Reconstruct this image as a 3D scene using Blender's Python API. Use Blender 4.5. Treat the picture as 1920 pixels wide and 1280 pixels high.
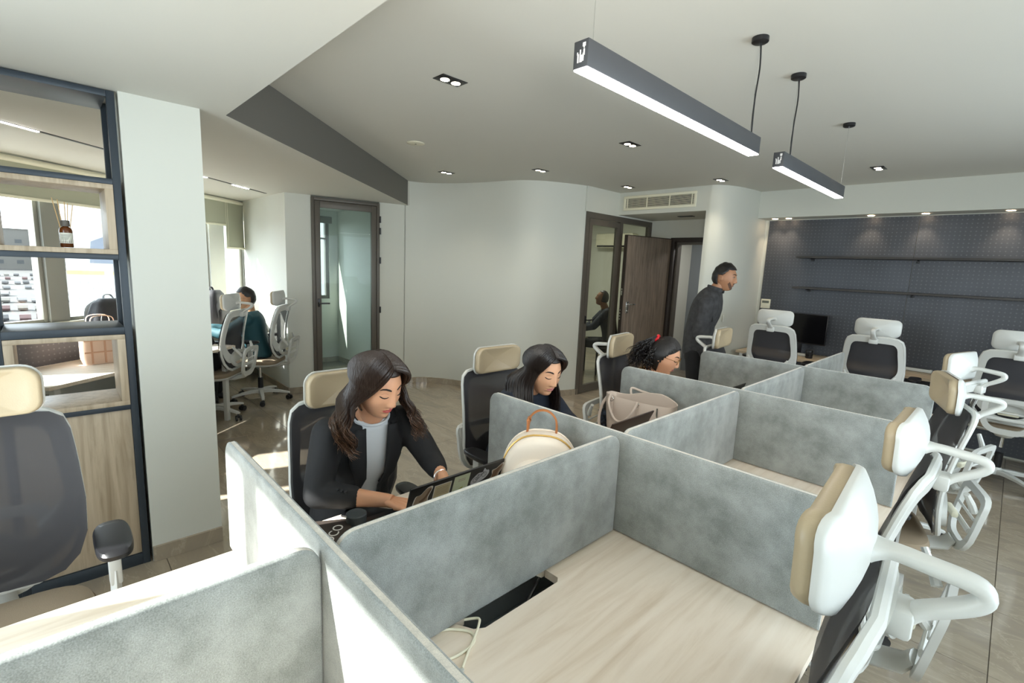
import bpy, bmesh, math, random
import numpy as np
from mathutils import Vector, Matrix, noise
from mathutils.bvhtree import BVHTree
for _o in list(bpy.data.objects): bpy.data.objects.remove(_o)
SC = bpy.context.scene; COL = SC.collection
PI = math.pi
# ------------------------------------------------------------------ camera, sky, sun, exposure
_cam = bpy.data.cameras.new('camera'); CAM = bpy.data.objects.new('camera', _cam); COL.objects.link(CAM)
_cam.sensor_width = 36.0; _cam.lens = 904.71*36.0/1920.0; _cam.clip_start = 0.02; _cam.clip_end = 600
_r, _u, _f = Vector((0.689767,0.722755,0.042986)), Vector((-0.140967,0.075824,0.987106)), Vector((-0.710176,0.686933,-0.154185))
CAM.matrix_world = Matrix(((_r.x,_u.x,-_f.x,0.853481),(_r.y,_u.y,-_f.y,-1.351113),(_r.z,_u.z,-_f.z,1.621701),(0,0,0,1)))
SC.camera = CAM
w = bpy.data.worlds.new('world'); SC.world = w; w.use_nodes = True
_bg = w.node_tree.nodes['Background']; _bg.inputs[0].default_value = (0.84,0.93,1.0,1); _bg.inputs[1].default_value = 7.8
SUNDIR = Vector((0.34, 1.0, -0.88)).normalized()
_s = bpy.data.lights.new('sun','SUN'); _s.energy = 25.0; _s.angle = math.radians(0.9); _s.color = (1.0,0.97,0.92)
SUN = bpy.data.objects.new('sun', _s); COL.objects.link(SUN); SUN.rotation_euler = SUNDIR.to_track_quat('-Z','Y').to_euler()
SC.view_settings.view_transform = 'Standard'; SC.view_settings.look = 'None'; SC.view_settings.gamma = 1.0
SC.view_settings.exposure = 0.0; SC.view_settings.use_curve_mapping = False
_cy = SC.cycles; _cy.use_denoising = True; _cy.max_bounces = 8; _cy.diffuse_bounces = 5; _cy.glossy_bounces = 4
_cy.transmission_bounces = 6; _cy.transparent_max_bounces = 16; _cy.caustics_reflective = False; _cy.caustics_refractive = False
_cy.sample_clamp_indirect = 8.0; _cy.use_adaptive_sampling = True; _cy.adaptive_threshold = 0.02
try: _cy.denoiser = 'OPENIMAGEDENOISE'
except Exception: pass
def area_light(name, loc, target, sx, sy, power, color=(1,1,1)):
    l = bpy.data.lights.new(name,'AREA'); l.shape = 'RECTANGLE'; l.size = sx; l.size_y = sy; l.energy = power; l.color = color
    o = bpy.data.objects.new(name,l); COL.objects.link(o); o.location = loc
    o.rotation_euler = (Vector(target)-Vector(loc)).to_track_quat('-Z','Y').to_euler(); return o
# soft bounce flash of the photographer, thrown up at the ceiling from beside the camera
_fl = area_light('bounce_flash', (0.95,-1.15,1.80), (-0.3,0.7,2.63), 0.25, 0.25, 15, (1,0.95,0.86)); _fl.data.spread = math.radians(115)
# skylight coming in at the two glazed walls (portals only guide the sampling)
def portal(loc, target, sx, sy):
    o = area_light('window_portal', loc, target, sx, sy, 1.0); o.data.cycles.is_portal = True; return o
portal((-0.65,-2.40,1.4),(-0.65,0,1.4),1.5,1.9)
portal((2.72,0.85,1.5),(0,0.85,1.5),5.6,1.55)
portal((-5.48,-0.9,1.5),(-4.7,-0.27,1.5),3.7,1.3)

# ------------------------------------------------------------------ materials
def lin(c): return tuple((x/12.92 if x <= 0.04045 else ((x+0.055)/1.055)**2.4) for x in c)
def hexc(h): return lin(tuple(int(h[i:i+2],16)/255 for i in (0,2,4)))
MATS = {}
def mat(name, col, rough=0.6, metal=0.0, spec=0.5, emit=None, estr=0.0, coat=0.0, sheen=0.0, bump=None, var=None, sss=0.0):
    """col linear rgb. var=(scale, amount[, color2]) noise variation; bump=(scale,strength)"""
    m = bpy.data.materials.new(name); m.use_nodes = True; nt = m.node_tree; b = nt.nodes['Principled BSDF']
    b.inputs['Base Color'].default_value = (*col,1); b.inputs['Roughness'].default_value = rough
    b.inputs['Metallic'].default_value = metal; b.inputs['Specular IOR Level'].default_value = spec
    b.inputs['Coat Weight'].default_value = coat; b.inputs['Sheen Weight'].default_value = sheen
    if sss:
        b.inputs['Subsurface Weight'].default_value = sss; b.inputs['Subsurface Radius'].default_value = (0.6,0.25,0.12); b.inputs['Subsurface Scale'].default_value = 0.012
    if emit: b.inputs['Emission Color'].default_value = (*emit,1); b.inputs['Emission Strength'].default_value = estr
    tc = None
    if var or bump:
        tc = nt.nodes.new('ShaderNodeTexCoord')
    if var:
        n = nt.nodes.new('ShaderNodeTexNoise'); n.inputs['Scale'].default_value = var[0]; n.inputs['Detail'].default_value = 6
        nt.links.new(tc.outputs['Object'], n.inputs['Vector'])
        r = nt.nodes.new('ShaderNodeValToRGB'); c2 = var[2] if len(var) > 2 else tuple(x*(1-var[1]) for x in col)
        r.color_ramp.elements[0].position = 0.35; r.color_ramp.elements[1].position = 0.65
        r.color_ramp.elements[0].color = (*c2,1); r.color_ramp.elements[1].color = (*col,1)
        nt.links.new(n.outputs['Fac'], r.inputs['Fac']); nt.links.new(r.outputs['Color'], b.inputs['Base Color'])
    if bump:
        n2 = nt.nodes.new('ShaderNodeTexNoise'); n2.inputs['Scale'].default_value = bump[0]; n2.inputs['Detail'].default_value = 3
        nt.links.new(tc.outputs['Object'], n2.inputs['Vector'])
        bp_ = nt.nodes.new('ShaderNodeBump'); bp_.inputs['Strength'].default_value = bump[1]; bp_.inputs['Distance'].default_value = 0.002
        nt.links.new(n2.outputs['Fac'], bp_.inputs['Height']); nt.links.new(bp_.outputs['Normal'], b.inputs['Normal'])
    MATS[name] = m; return m
def glass_mat(name, tint=(0.9,0.97,0.95), ior=1.45, dirt=0.0, dirtcol=(0.7,0.8,0.8)):
    m = bpy.data.materials.new(name); m.use_nodes = True; nt = m.node_tree; nt.nodes.clear()
    out = nt.nodes.new('ShaderNodeOutputMaterial'); tr = nt.nodes.new('ShaderNodeBsdfTransparent'); tr.inputs[0].default_value = (*tint,1)
    gl = nt.nodes.new('ShaderNodeBsdfGlossy'); gl.inputs['Roughness'].default_value = 0.01
    fr = nt.nodes.new('ShaderNodeFresnel'); ge = nt.nodes.new('ShaderNodeNewGeometry'); mr = nt.nodes.new('ShaderNodeMapRange'); mr.inputs[3].default_value = ior; mr.inputs[4].default_value = 1/ior
    nt.links.new(ge.outputs['Backfacing'], mr.inputs[0]); nt.links.new(mr.outputs[0], fr.inputs[0])
    mx = nt.nodes.new('ShaderNodeMixShader'); nt.links.new(fr.outputs[0], mx.inputs[0]); nt.links.new(tr.outputs[0], mx.inputs[1]); nt.links.new(gl.outputs[0], mx.inputs[2])
    last = mx
    if dirt:
        df = nt.nodes.new('ShaderNodeBsdfDiffuse'); df.inputs[0].default_value = (*dirtcol,1)
        m2 = nt.nodes.new('ShaderNodeMixShader'); m2.inputs[0].default_value = dirt
        nt.links.new(mx.outputs[0], m2.inputs[1]); nt.links.new(df.outputs[0], m2.inputs[2]); last = m2
    nt.links.new(last.outputs[0], out.inputs[0]); MATS[name] = m; return m
def wood_mat(name, c1, c2, c3, axis=0, scale=1.0, rough=0.45, stretch=14.0):
    m = bpy.data.materials.new(name); m.use_nodes = True; nt = m.node_tree; b = nt.nodes['Principled BSDF']; b.inputs['Roughness'].default_value = rough
    tc = nt.nodes.new('ShaderNodeTexCoord'); mp = nt.nodes.new('ShaderNodeMapping')
    s = [stretch*scale]*3; s[axis] = 1.0*scale; mp.inputs['Scale'].default_value = s
    nt.links.new(tc.outputs['Object'], mp.inputs['Vector'])
    n = nt.nodes.new('ShaderNodeTexNoise'); n.inputs['Scale'].default_value = 1.3; n.inputs['Detail'].default_value = 8; n.inputs['Roughness'].default_value = 0.62; n.inputs['Distortion'].default_value = 0.6
    nt.links.new(mp.outputs[0], n.inputs['Vector'])
    r = nt.nodes.new('ShaderNodeValToRGB'); e = r.color_ramp.elements
    e[0].position = 0.28; e[0].color = (*c3,1); e[1].position = 0.72; e[1].color = (*c1,1); x = e.new(0.5); x.color = (*c2,1)
    nt.links.new(n.outputs['Fac'], r.inputs['Fac']); nt.links.new(r.outputs['Color'], b.inputs['Base Color'])
    MATS[name] = m; return m
wall_m = mat('wall_paint', hexc('cdcec5'), 0.7, bump=(60,0.04))
ceil_m = mat('ceiling_paint', hexc('cfcec6'), 0.8)
beam_m = mat('grey_bulkhead_paint', hexc('6a6862'), 0.75)
frame_m = mat('taupe_aluminium', hexc('5e5850'), 0.45, metal=0.2)
white_m = mat('white_plastic', hexc('cccdc9'), 0.32)
black_m = mat('black_plastic', hexc('17171a'), 0.35)
dark_m = mat('dark_metal', hexc('26282b'), 0.4, metal=0.3)
shelf_m = mat('blue_grey_steel', hexc('343c44'), 0.42, metal=0.25)
chrome_m = mat('chrome', (0.75,0.75,0.75), 0.12, metal=1.0)
oak_m = wood_mat('pale_oak_laminate', hexc('f1e6d7'), hexc('e9dccb'), hexc('d6c5af'), axis=1, scale=1.2)
oakx_m = wood_mat('oak_laminate', hexc('c9b9a2'), hexc('b8a78f'), hexc('9c8a72'), axis=0, scale=1.5)
oakz_m = wood_mat('oak_veneer', hexc('c4b49d'), hexc('b5a48c'), hexc('98876f'), axis=2, scale=1.5)
walnut_m = wood_mat('grey_walnut_veneer', hexc('8a7c6d'), hexc('776a5e'), hexc('5a5047'), axis=2, scale=2.0)
leather_m = mat('beige_leather', hexc('b0a084'), 0.38, bump=(260,0.15))
seat_m = mat('taupe_seat_fabric', hexc('8d7d68'), 0.85, bump=(300,0.3))
winglass_m = glass_mat('window_glass', (0.97,0.99,0.99))
doorglass_m = glass_mat('door_glass', (0.86,0.93,0.91), 1.22, dirt=0.10, dirtcol=(0.45,0.55,0.53))
smoke_m = glass_mat('partition_glass', (0.82,0.85,0.80), dirt=0.03, dirtcol=(0.3,0.3,0.28))
blind_m = mat('blind_fabric', hexc('a9aa96'), 0.9)
cream_m = mat('cream_plastic', hexc('e6e2cc'), 0.5)
skin_cols = {}
def panel_fabric(name, dark, light, scale):
    m = bpy.data.materials.new(name); m.use_nodes = True; nt = m.node_tree; b = nt.nodes['Principled BSDF']; b.inputs['Roughness'].default_value = 0.95
    b.inputs['Specular IOR Level'].default_value = 0.15; b.inputs['Sheen Weight'].default_value = 0.25
    tc = nt.nodes.new('ShaderNodeTexCoord')
    n = nt.nodes.new('ShaderNodeTexNoise'); n.inputs['Scale'].default_value = scale; n.inputs['Detail'].default_value = 9; n.inputs['Roughness'].default_value = 0.68
    nt.links.new(tc.outputs['Object'], n.inputs['Vector'])
    n2 = nt.nodes.new('ShaderNodeTexNoise'); n2.inputs['Scale'].default_value = 420; n2.inputs['Detail'].default_value = 2
    nt.links.new(tc.outputs['Object'], n2.inputs['Vector'])
    ad = nt.nodes.new('ShaderNodeMath'); ad.operation = 'MULTIPLY_ADD'; ad.inputs[1].default_value = 0.55; nt.links.new(n2.outputs['Fac'], ad.inputs[0]); nt.links.new(n.outputs['Fac'], ad.inputs[2])
    r = nt.nodes.new('ShaderNodeValToRGB'); e = r.color_ramp.elements; e[0].position = 0.62; e[0].color = (*dark,1); e[1].position = 0.95; e[1].color = (*light,1)
    nt.links.new(ad.outputs[0], r.inputs['Fac']); nt.links.new(r.outputs['Color'], b.inputs['Base Color'])
    bp_ = nt.nodes.new('ShaderNodeBump'); bp_.inputs['Strength'].default_value = 0.35; bp_.inputs['Distance'].default_value = 0.001
    nt.links.new(n2.outputs['Fac'], bp_.inputs['Height']); nt.links.new(bp_.outputs['Normal'], b.inputs['Normal'])
    MATS[name] = m; return m
felt_m = panel_fabric('grey_felt', hexc('7a7e7b'), hexc('a2a6a4'), 7.0)
felt_trim_m = panel_fabric('felt_edge', hexc('b5b2aa'), hexc('d2cdc2'), 20.0)
def mesh_fabric(name, col, through=0.16):
    m = bpy.data.materials.new(name); m.use_nodes = True; nt = m.node_tree; b = nt.nodes['Principled BSDF']
    b.inputs['Base Color'].default_value = (*col,1); b.inputs['Roughness'].default_value = 0.7
    out = nt.nodes['Material Output']; tr = nt.nodes.new('ShaderNodeBsdfTransparent'); mx = nt.nodes.new('ShaderNodeMixShader'); mx.inputs[0].default_value = through
    nt.links.new(b.outputs[0], mx.inputs[1]); nt.links.new(tr.outputs[0], mx.inputs[2]); nt.links.new(mx.outputs[0], out.inputs[0]); MATS[name] = m; return m
mesh_m = mesh_fabric('charcoal_mesh', hexc('333236'), 0.10)
def tile_mat():
    m = bpy.data.materials.new('polished_taupe_tile'); m.use_nodes = True; nt = m.node_tree; b = nt.nodes['Principled BSDF']
    b.inputs['Roughness'].default_value = 0.11; b.inputs['Coat Weight'].default_value = 0.3; b.inputs['Coat Roughness'].default_value = 0.05
    tc = nt.nodes.new('ShaderNodeTexCoord'); oi = nt.nodes.new('ShaderNodeObjectInfo'); ad = nt.nodes.new('ShaderNodeVectorMath'); ad.operation = 'ADD'
    sc = nt.nodes.new('ShaderNodeMath'); sc.operation = 'MULTIPLY'; sc.inputs[1].default_value = 31.0; nt.links.new(oi.outputs['Random'], sc.inputs[0])
    nt.links.new(tc.outputs['Object'], ad.inputs[0]); nt.links.new(sc.outputs[0], ad.inputs[1])
    mp = nt.nodes.new('ShaderNodeMapping'); mp.inputs['Rotation'].default_value = (0,0,0.6); mp.inputs['Scale'].default_value = (1.0,3.2,1.0); nt.links.new(ad.outputs[0], mp.inputs['Vector'])
    n = nt.nodes.new('ShaderNodeTexNoise'); n.inputs['Scale'].default_value = 1.8; n.inputs['Detail'].default_value = 9; n.inputs['Roughness'].default_value = 0.6; n.inputs['Distortion'].default_value = 1.4
    nt.links.new(mp.outputs[0], n.inputs['Vector'])
    r = nt.nodes.new('ShaderNodeValToRGB'); e = r.color_ramp.elements
    e[0].position = 0.3; e[0].color = (*hexc('92877a'),1); e[1].position = 0.72; e[1].color = (*hexc('aea28f'),1)
    x = e.new(0.49); x.color = (*hexc('9d917f'),1); x = e.new(0.505); x.color = (*hexc('ada18f'),1); x = e.new(0.52); x.color = (*hexc('9e9280'),1)
    nt.links.new(n.outputs['Fac'], r.inputs['Fac']); nt.links.new(r.outputs['Color'], b.inputs['Base Color']); MATS['tile'] = m; return m
tile_m = tile_mat()
grout_m = mat('grout', hexc('6d655a'), 0.8)
def peg_mat():
    m = bpy.data.materials.new('perforated_steel'); m.use_nodes = True; nt = m.node_tree; b = nt.nodes['Principled BSDF']
    b.inputs['Roughness'].default_value = 0.42; b.inputs['Metallic'].default_value = 0.35
    tc = nt.nodes.new('ShaderNodeTexCoord'); sx = nt.nodes.new('ShaderNodeSeparateXYZ'); nt.links.new(tc.outputs['Object'], sx.inputs[0])
    def cell(o, s):
        a = nt.nodes.new('ShaderNodeMath'); a.operation = 'MULTIPLY'; a.inputs[1].default_value = 1/s; nt.links.new(o, a.inputs[0])
        f_ = nt.nodes.new('ShaderNodeMath'); f_.operation = 'FRACT'; nt.links.new(a.outputs[0], f_.inputs[0])
        g = nt.nodes.new('ShaderNodeMath'); g.operation = 'SUBTRACT'; g.inputs[1].default_value = 0.5; nt.links.new(f_.outputs[0], g.inputs[0]); return g.outputs[0]
    u_ = cell(sx.outputs['X'], 0.038); v_ = cell(sx.outputs['Z'], 0.038)
    cb = nt.nodes.new('ShaderNodeCombineXYZ'); nt.links.new(u_, cb.inputs[0]); nt.links.new(v_, cb.inputs[1])
    ln = nt.nodes.new('ShaderNodeVectorMath'); ln.operation = 'LENGTH'; nt.links.new(cb.outputs[0], ln.inputs[0])
    lt = nt.nodes.new('ShaderNodeMath'); lt.operation = 'LESS_THAN'; lt.inputs[1].default_value = 0.16; nt.links.new(ln.outputs['Value'], lt.inputs[0])
    n = nt.nodes.new('ShaderNodeTexNoise'); n.inputs['Scale'].default_value = 1.6; n.inputs['Detail'].default_value = 7; nt.links.new(tc.outputs['Object'], n.inputs['Vector'])
    r = nt.nodes.new('ShaderNodeValToRGB'); e = r.color_ramp.elements; e[0].color = (*hexc('494b50'),1); e[0].position = 0.35; e[1].color = (*hexc('54575e'),1); e[1].position = 0.65; nt.links.new(n.outputs['Fac'], r.inputs['Fac'])
    mx = nt.nodes.new('ShaderNodeMix'); mx.data_type = 'RGBA'; nt.links.new(lt.outputs[0], mx.inputs[0]); nt.links.new(r.outputs['Color'], mx.inputs[6]); mx.inputs[7].default_value = (*hexc('62656b'),1)
    nt.links.new(mx.outputs[2], b.inputs['Base Color']); MATS['peg'] = m; return m
peg_m = peg_mat()

# ------------------------------------------------------------------ mesh helpers
class MB:
    def __init__(s): s.v = []; s.f = []; s.mi = []; s.cur = 0
    def add(s, vs, fs, M=None):
        n = len(s.v)
        s.v += [tuple(M @ Vector(p)) if M is not None else tuple(p) for p in vs]
        s.f += [tuple(i+n for i in f) for f in fs]; s.mi += [s.cur]*len(fs); return s
    def box(s, x0, y0, z0, x1, y1, z1, b=0.0, M=None):
        if b <= 0:
            vs = [(x,y,z) for z in (z0,z1) for y in (y0,y1) for x in (x0,x1)]
            return s.add(vs, [(0,2,3,1),(4,5,7,6),(0,1,5,4),(2,6,7,3),(0,4,6,2),(1,3,7,5)], M)
        b = min(b, (x1-x0)/2.01, (y1-y0)/2.01, (z1-z0)/2.01)
        bm = bmesh.new(); bmesh.ops.create_cube(bm, size=1)
        for v in bm.verts: v.co = Vector(((x0+x1)/2+v.co.x*(x1-x0), (y0+y1)/2+v.co.y*(y1-y0), (z0+z1)/2+v.co.z*(z1-z0)))
        bmesh.ops.bevel(bm, geom=bm.edges[:], offset=b, segments=2, affect='EDGES', profile=0.5)
        bm.verts.index_update(); s.add([v.co[:] for v in bm.verts], [[v.index for v in f.verts] for f in bm.faces], M); bm.free(); return s
    def loft(s, rings, caps=True, closed=False, M=None):
        n = len(rings[0]); vs = [p for r in rings for p in r]; fs = []
        R = len(rings)
        for i in range(R if closed else R-1):
            a = i*n; b = ((i+1) % R)*n
            for j in range(n): k = (j+1) % n; fs.append((a+j, a+k, b+k, b+j))
        if caps and not closed: fs += [tuple(range(n))[::-1], tuple(range((R-1)*n, R*n))]
        return s.add(vs, fs, M)
    def tube(s, pts, rad, n=8, M=None, closed=False, flat=None, up=None, caps=True):
        """pts list of points, rad scalar/list; flat=(a,b) multiplies the section axes; up: reference direction of section axis a"""
        P = [Vector(p) for p in pts]; m = len(P); rings = []
        rr = rad if isinstance(rad, (list,tuple)) else [rad]*m
        prev = None
        for i in range(m):
            if closed: t = P[(i+1) % m]-P[i-1]
            else: t = P[min(i+1,m-1)]-P[max(i-1,0)]
            if t.length < 1e-9: t = Vector((0,0,1))
            t.normalize()
            if up is not None: a = Vector(up)
            elif prev is not None: a = prev
            else: a = Vector((0,0,1)) if abs(t.z) < 0.9 else Vector((1,0,0))
            a = a - t*a.dot(t)
            if a.length < 1e-6: a = t.orthogonal()
            a.normalize(); prev = a; b = t.cross(a)
            fa, fb = flat if flat else (1,1)
            r = rr[i]
            ra, rb = (r if isinstance(r,(tuple,list)) else (r*fa, r*fb))
            rings.append([P[i]+a*(math.cos(q)*ra)+b*(math.sin(q)*rb) for q in [2*PI*j/n for j in range(n)]])
        return s.loft(rings, caps=caps, closed=closed, M=M)
    def cyl(s, p0, p1, r, n=16, r1=None, M=None): return s.tube([p0,p1],[r, r if r1 is None else r1], n=n, M=M)
    def lathe(s, prof, n=24, loc=(0,0,0), M=None):
        rings = [[(loc[0]+r*math.cos(2*PI*j/n), loc[1]+r*math.sin(2*PI*j/n), loc[2]+z) for j in range(n)] for r, z in prof]
        return s.loft(rings, caps=True, M=M)
    def sphere(s, c, r, nu=16, nv=10, M=None):
        rx, ry, rz = r if isinstance(r,(tuple,list)) else (r,r,r)
        rings = []
        for i in range(nv+1):
            th = PI*(0.02+0.96*i/nv); rings.append([(c[0]+rx*math.sin(th)*math.cos(2*PI*j/nu), c[1]+ry*math.sin(th)*math.sin(2*PI*j/nu), c[2]-rz*math.cos(th)) for j in range(nu)])
        return s.loft(rings, M=M)
    def prism(s, poly, z0, z1, M=None):
        n = len(poly); vs = [(x,y,z0) for x,y in poly]+[(x,y,z1) for x,y in poly]
        return s.add(vs, [tuple(range(n))[::-1], tuple(range(n,2*n))]+[(i,(i+1)%n,(i+1)%n+n,i+n) for i in range(n)], M)
    def grid(s, fn, nu, nv, M=None):
        vs = [fn(i/nu, j/nv) for j in range(nv+1) for i in range(nu+1)]
        return s.add(vs, [(j*(nu+1)+i, j*(nu+1)+i+1, (j+1)*(nu+1)+i+1, (j+1)*(nu+1)+i) for j in range(nv) for i in range(nu)], M)
    def build(s, name, m, parent=None, smooth=True, loc=None, solid=0.0, fixn=True, ang=40):
        me = bpy.data.meshes.new(name); me.from_pydata(s.v, [], s.f)
        for x in (m if isinstance(m,(list,tuple)) else [m]): me.materials.append(x)
        if any(s.mi): me.polygons.foreach_set('material_index', s.mi)
        if fixn:
            bm = bmesh.new(); bm.from_mesh(me); bmesh.ops.recalc_face_normals(bm, faces=bm.faces[:]); bm.to_mesh(me); bm.free()
        if smooth:
            me.polygons.foreach_set('use_smooth', [True]*len(me.polygons))
            try: me.set_sharp_from_angle(angle=math.radians(ang))
            except Exception: pass
        me.update()
        o = bpy.data.objects.new(name, me); COL.objects.link(o)
        if solid:
            md = o.modifiers.new('solid','SOLIDIFY'); md.thickness = solid; md.offset = 0
        if parent is not None: o.parent = parent
        if loc is not None: o.location = loc
        return o
def empty(name, loc=(0,0,0), rz=0.0, parent=None):
    o = bpy.data.objects.new(name, None); COL.objects.link(o); o.empty_display_size = 0.1; o.location = loc; o.rotation_euler = (0,0,rz)
    if parent is not None: o.parent = parent
    return o
def tag(o, label, cat, group=None):
    o['label'] = label; o['category'] = cat
    if group: o['group'] = group
    return o
def thing(name, label, cat, loc=(0,0,0), rz=0.0, group=None): return tag(empty(name, loc, rz), label, cat, group)
def struct(o): o['kind'] = 'structure'; return o
def dup(o, parent=None):
    c = o.copy(); COL.objects.link(c)
    if parent is not None: c.parent = parent
    for ch in list(o.children): dup(ch, c)
    return c
def rrect(w, h, r, n=5, cx=0, cy=0):
    pts = []
    for (sx, sy, a0) in ((1,1,0),(-1,1,90),(-1,-1,180),(1,-1,270)):
        for k in range(n+1):
            a = math.radians(a0+90*k/n); pts.append((cx+sx*(w/2-r)+r*math.cos(a), cy+sy*(h/2-r)+r*math.sin(a)))
    return pts
def spline(pts, n=8, closed=False):
    P = [np.array(p,float) for p in pts]; out = []; m = len(P)
    for i in range(m if closed else m-1):
        p0 = P[i-1] if (i > 0 or closed) else P[0]; p1 = P[i]; p2 = P[(i+1) % m]; p3 = P[(i+2) % m] if (i+2 < m or closed) else P[-1]
        for k in range(n):
            t = k/n; out.append(tuple(0.5*((2*p1)+(-p0+p2)*t+(2*p0-5*p1+4*p2-p3)*t*t+(-p0+3*p1-3*p2+p3)*t**3)))
    if not closed: out.append(tuple(P[-1]))
    return out
def text_obj(name, body, size, m, M, parent=None, ext=0.0004):
    cu = bpy.data.curves.new(name, 'FONT'); cu.body = body; cu.size = size; cu.extrude = ext; cu.align_x = 'CENTER'; cu.align_y = 'CENTER'
    t = bpy.data.objects.new(name, cu); COL.objects.link(t); dg = bpy.context.evaluated_depsgraph_get()
    me = bpy.data.meshes.new_from_object(t.evaluated_get(dg)); bpy.data.objects.remove(t)
    me.transform(M); me.materials.clear(); me.materials.append(m)
    o = bpy.data.objects.new(name, me); COL.objects.link(o); o.parent = parent; return o

# ------------------------------------------------------------------ the room
HC, LC = 2.63, 2.33
fl = struct(MB().box(-7.2,-2.6,-0.06,2.75,7.2,-0.003).build('floor', grout_m, smooth=False))
_t = {}
ix0 = -7; 
for i in range(9):
    for j in range(15):
        x0 = 0.99-1.2*(6-i)-0.0; y0 = 1.40-0.6*(6-j)
        x1, y1 = min(x0+1.2, 2.7), min(y0+0.6, 6.9); x0c, y0c = max(x0,-7.15), max(y0,-2.5)
        if x1-x0c < 0.1 or y1-y0c < 0.1: continue
        key = (round(x1-x0c,3), round(y1-y0c,3))
        if key not in _t:
            _t[key] = MB().box(0.0015,0.0015,-0.003,key[0]-0.0015,key[1]-0.0015,0.0,b=0.0012).build('tile', tile_m, fl, smooth=False, loc=(x0c,y0c,0))
        else:
            o = bpy.data.objects.new('tile', _t[key].data); COL.objects.link(o); o.parent = fl; o.location = (x0c,y0c,0)
def wallseg(name, a, b, z0, z1, th=0.12, m=wall_m, side=1, parent=None, base=False):
    """vertical wall from a to b (xy); thickness grows to the left of a->b when side=1"""
    A, B = Vector((*a,0)), Vector((*b,0)); d = (B-A).normalized(); n = Vector((-d.y,d.x,0))*side*th
    mb = MB().prism([(A.x,A.y),(B.x,B.y),(B.x+n.x,B.y+n.y),(A.x+n.x,A.y+n.y)], z0, z1)
    return mb.build(name, m, parent, smooth=False)
def skirting(name, path, side=-1, h=0.075, th=0.012):
    """baseboard tiles along a path, on the given side; joints every 0.6 m"""
    P = [Vector((*p,0)) for p in path]; root = struct(empty(name, (0,0,0)))
    acc = 0; cur = [P[0]]; segs = []
    for i in range(len(P)-1):
        a, b = P[i], P[i+1]; L = (b-a).length; d = (b-a)/L if L > 0 else Vector((1,0,0)); s = 0
        while acc+(L-s) >= 0.6:
            s += 0.6-acc; acc = 0; q = a+d*s; cur.append(q); segs.append(cur); cur = [q+d*0.002]
        acc += L-s; cur.append(b)
    if len(cur) > 1: segs.append(cur)
    for sg in segs:
        if sum((sg[k+1]-sg[k]).length for k in range(len(sg)-1)) < 0.01: continue
        out = []
        for k, p in enumerate(sg):
            t = (sg[min(k+1,len(sg)-1)]-sg[max(k-1,0)]).normalized(); n = Vector((-t.y,t.x,0))*side*th; out.append(p+n)
        rings = [[(sg[k].x,sg[k].y,0.001),(out[k].x,out[k].y,0.001),(out[k].x,out[k].y,h-0.002),(sg[k].x,sg[k].y,h)] for k in range(len(sg))]
        MB().loft(rings).build('skirting_tile', tile_m, root, smooth=False)
    return root
# ceilings
cl = struct(MB().prism([(2.75,-2.40),(2.75,7.2),(-6.78,7.2),(-6.78,0.66),(-4.30,-2.40)], HC, HC+0.12).build('ceiling', ceil_m, smooth=False))
D0, D1 = (-2.12,-0.615), (-4.66,2.03)
low = struct(MB().prism([(-4.29,-2.36),(2.75,-2.36),(2.75,-0.615),D0,D1,(-4.75,2.2),(-6.75,2.2),(-6.75,0.66)], LC, HC-0.001).build('ceiling', ceil_m, smooth=False))
dd = (Vector((*D1,0))-Vector((*D0,0))).normalized(); nn = Vector((-dd.y,dd.x,0))*-0.004
MB().prism([(D0[0],D0[1]),(D1[0],D1[1]),(D1[0]+nn.x,D1[1]+nn.y),(D0[0]+nn.x,D0[1]+nn.y)], LC+0.001, HC-0.001).build('bulkhead_face', beam_m, low, smooth=False)
sof = struct(MB().box(-1.46,4.93,2.32,2.6,5.2,HC).build('ceiling', wall_m, smooth=False))
for x, wh in ((-1.3,'leftmost, in the wall corner'),(-1.15,'second from the left corner'),(-0.35,'left of the panel joint'),(0.1,'just right of the panel joint'),(0.7,'last before the right picture edge'),(1.5,'past the right edge')):
    o = MB().cyl((x,5.06,2.3195),(x,5.06,2.316),0.03,16).build('soffit_spotlight', MATS.get('spot') or mat('spot', (1,0.8,0.6), emit=(1,0.72,0.45), estr=25), None)
    tag(o, 'tiny warm spotlight under the soffit over the dark wall, '+wh, 'spotlight', 'spotlights under the soffit')
    l = bpy.data.lights.new('soffit_spot','SPOT'); l.energy = 9; l.spot_size = 1.35; l.spot_blend = 0.9; l.color = (1,0.78,0.55); l.shadow_soft_size = 0.02
    lo = bpy.data.objects.new('soffit_spot', l); COL.objects.link(lo); lo.location = (x,5.06,2.31); lo.rotation_euler = (math.radians(12),0,0)
# curved wall, left of the glass partition
CURVE = [(-4.70,2.03),(-4.60,2.27),(-4.36,2.46),(-4.11,2.575),(-3.85,2.66),(-3.6,2.72),(-3.37,2.81),(-3.2,2.97),(-3.08,3.2),(-3.0,3.4),(-2.96,3.55)]
def curved_wall(name, path, z0, z1, th, n=6):
    S = [Vector((p[0],p[1],0)) for p in spline([(a,b,0) for a,b in path], n)]; rings = []
    for k, p in enumerate(S):
        t = (S[min(k+1,len(S)-1)]-S[max(k-1,0)]).normalized(); q = p+Vector((-t.y,t.x,0))*th
        rings.append([(p.x,p.y,z0),(q.x,q.y,z0),(q.x,q.y,z1),(p.x,p.y,z1)])
    return struct(MB().loft(rings).build(name, wall_m, smooth=True, ang=25)), [(p.x,p.y) for p in S]
cw, cs = curved_wall('wall_back', CURVE, 0, HC, 0.1)
skirting('baseboard_back', cs)
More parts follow.
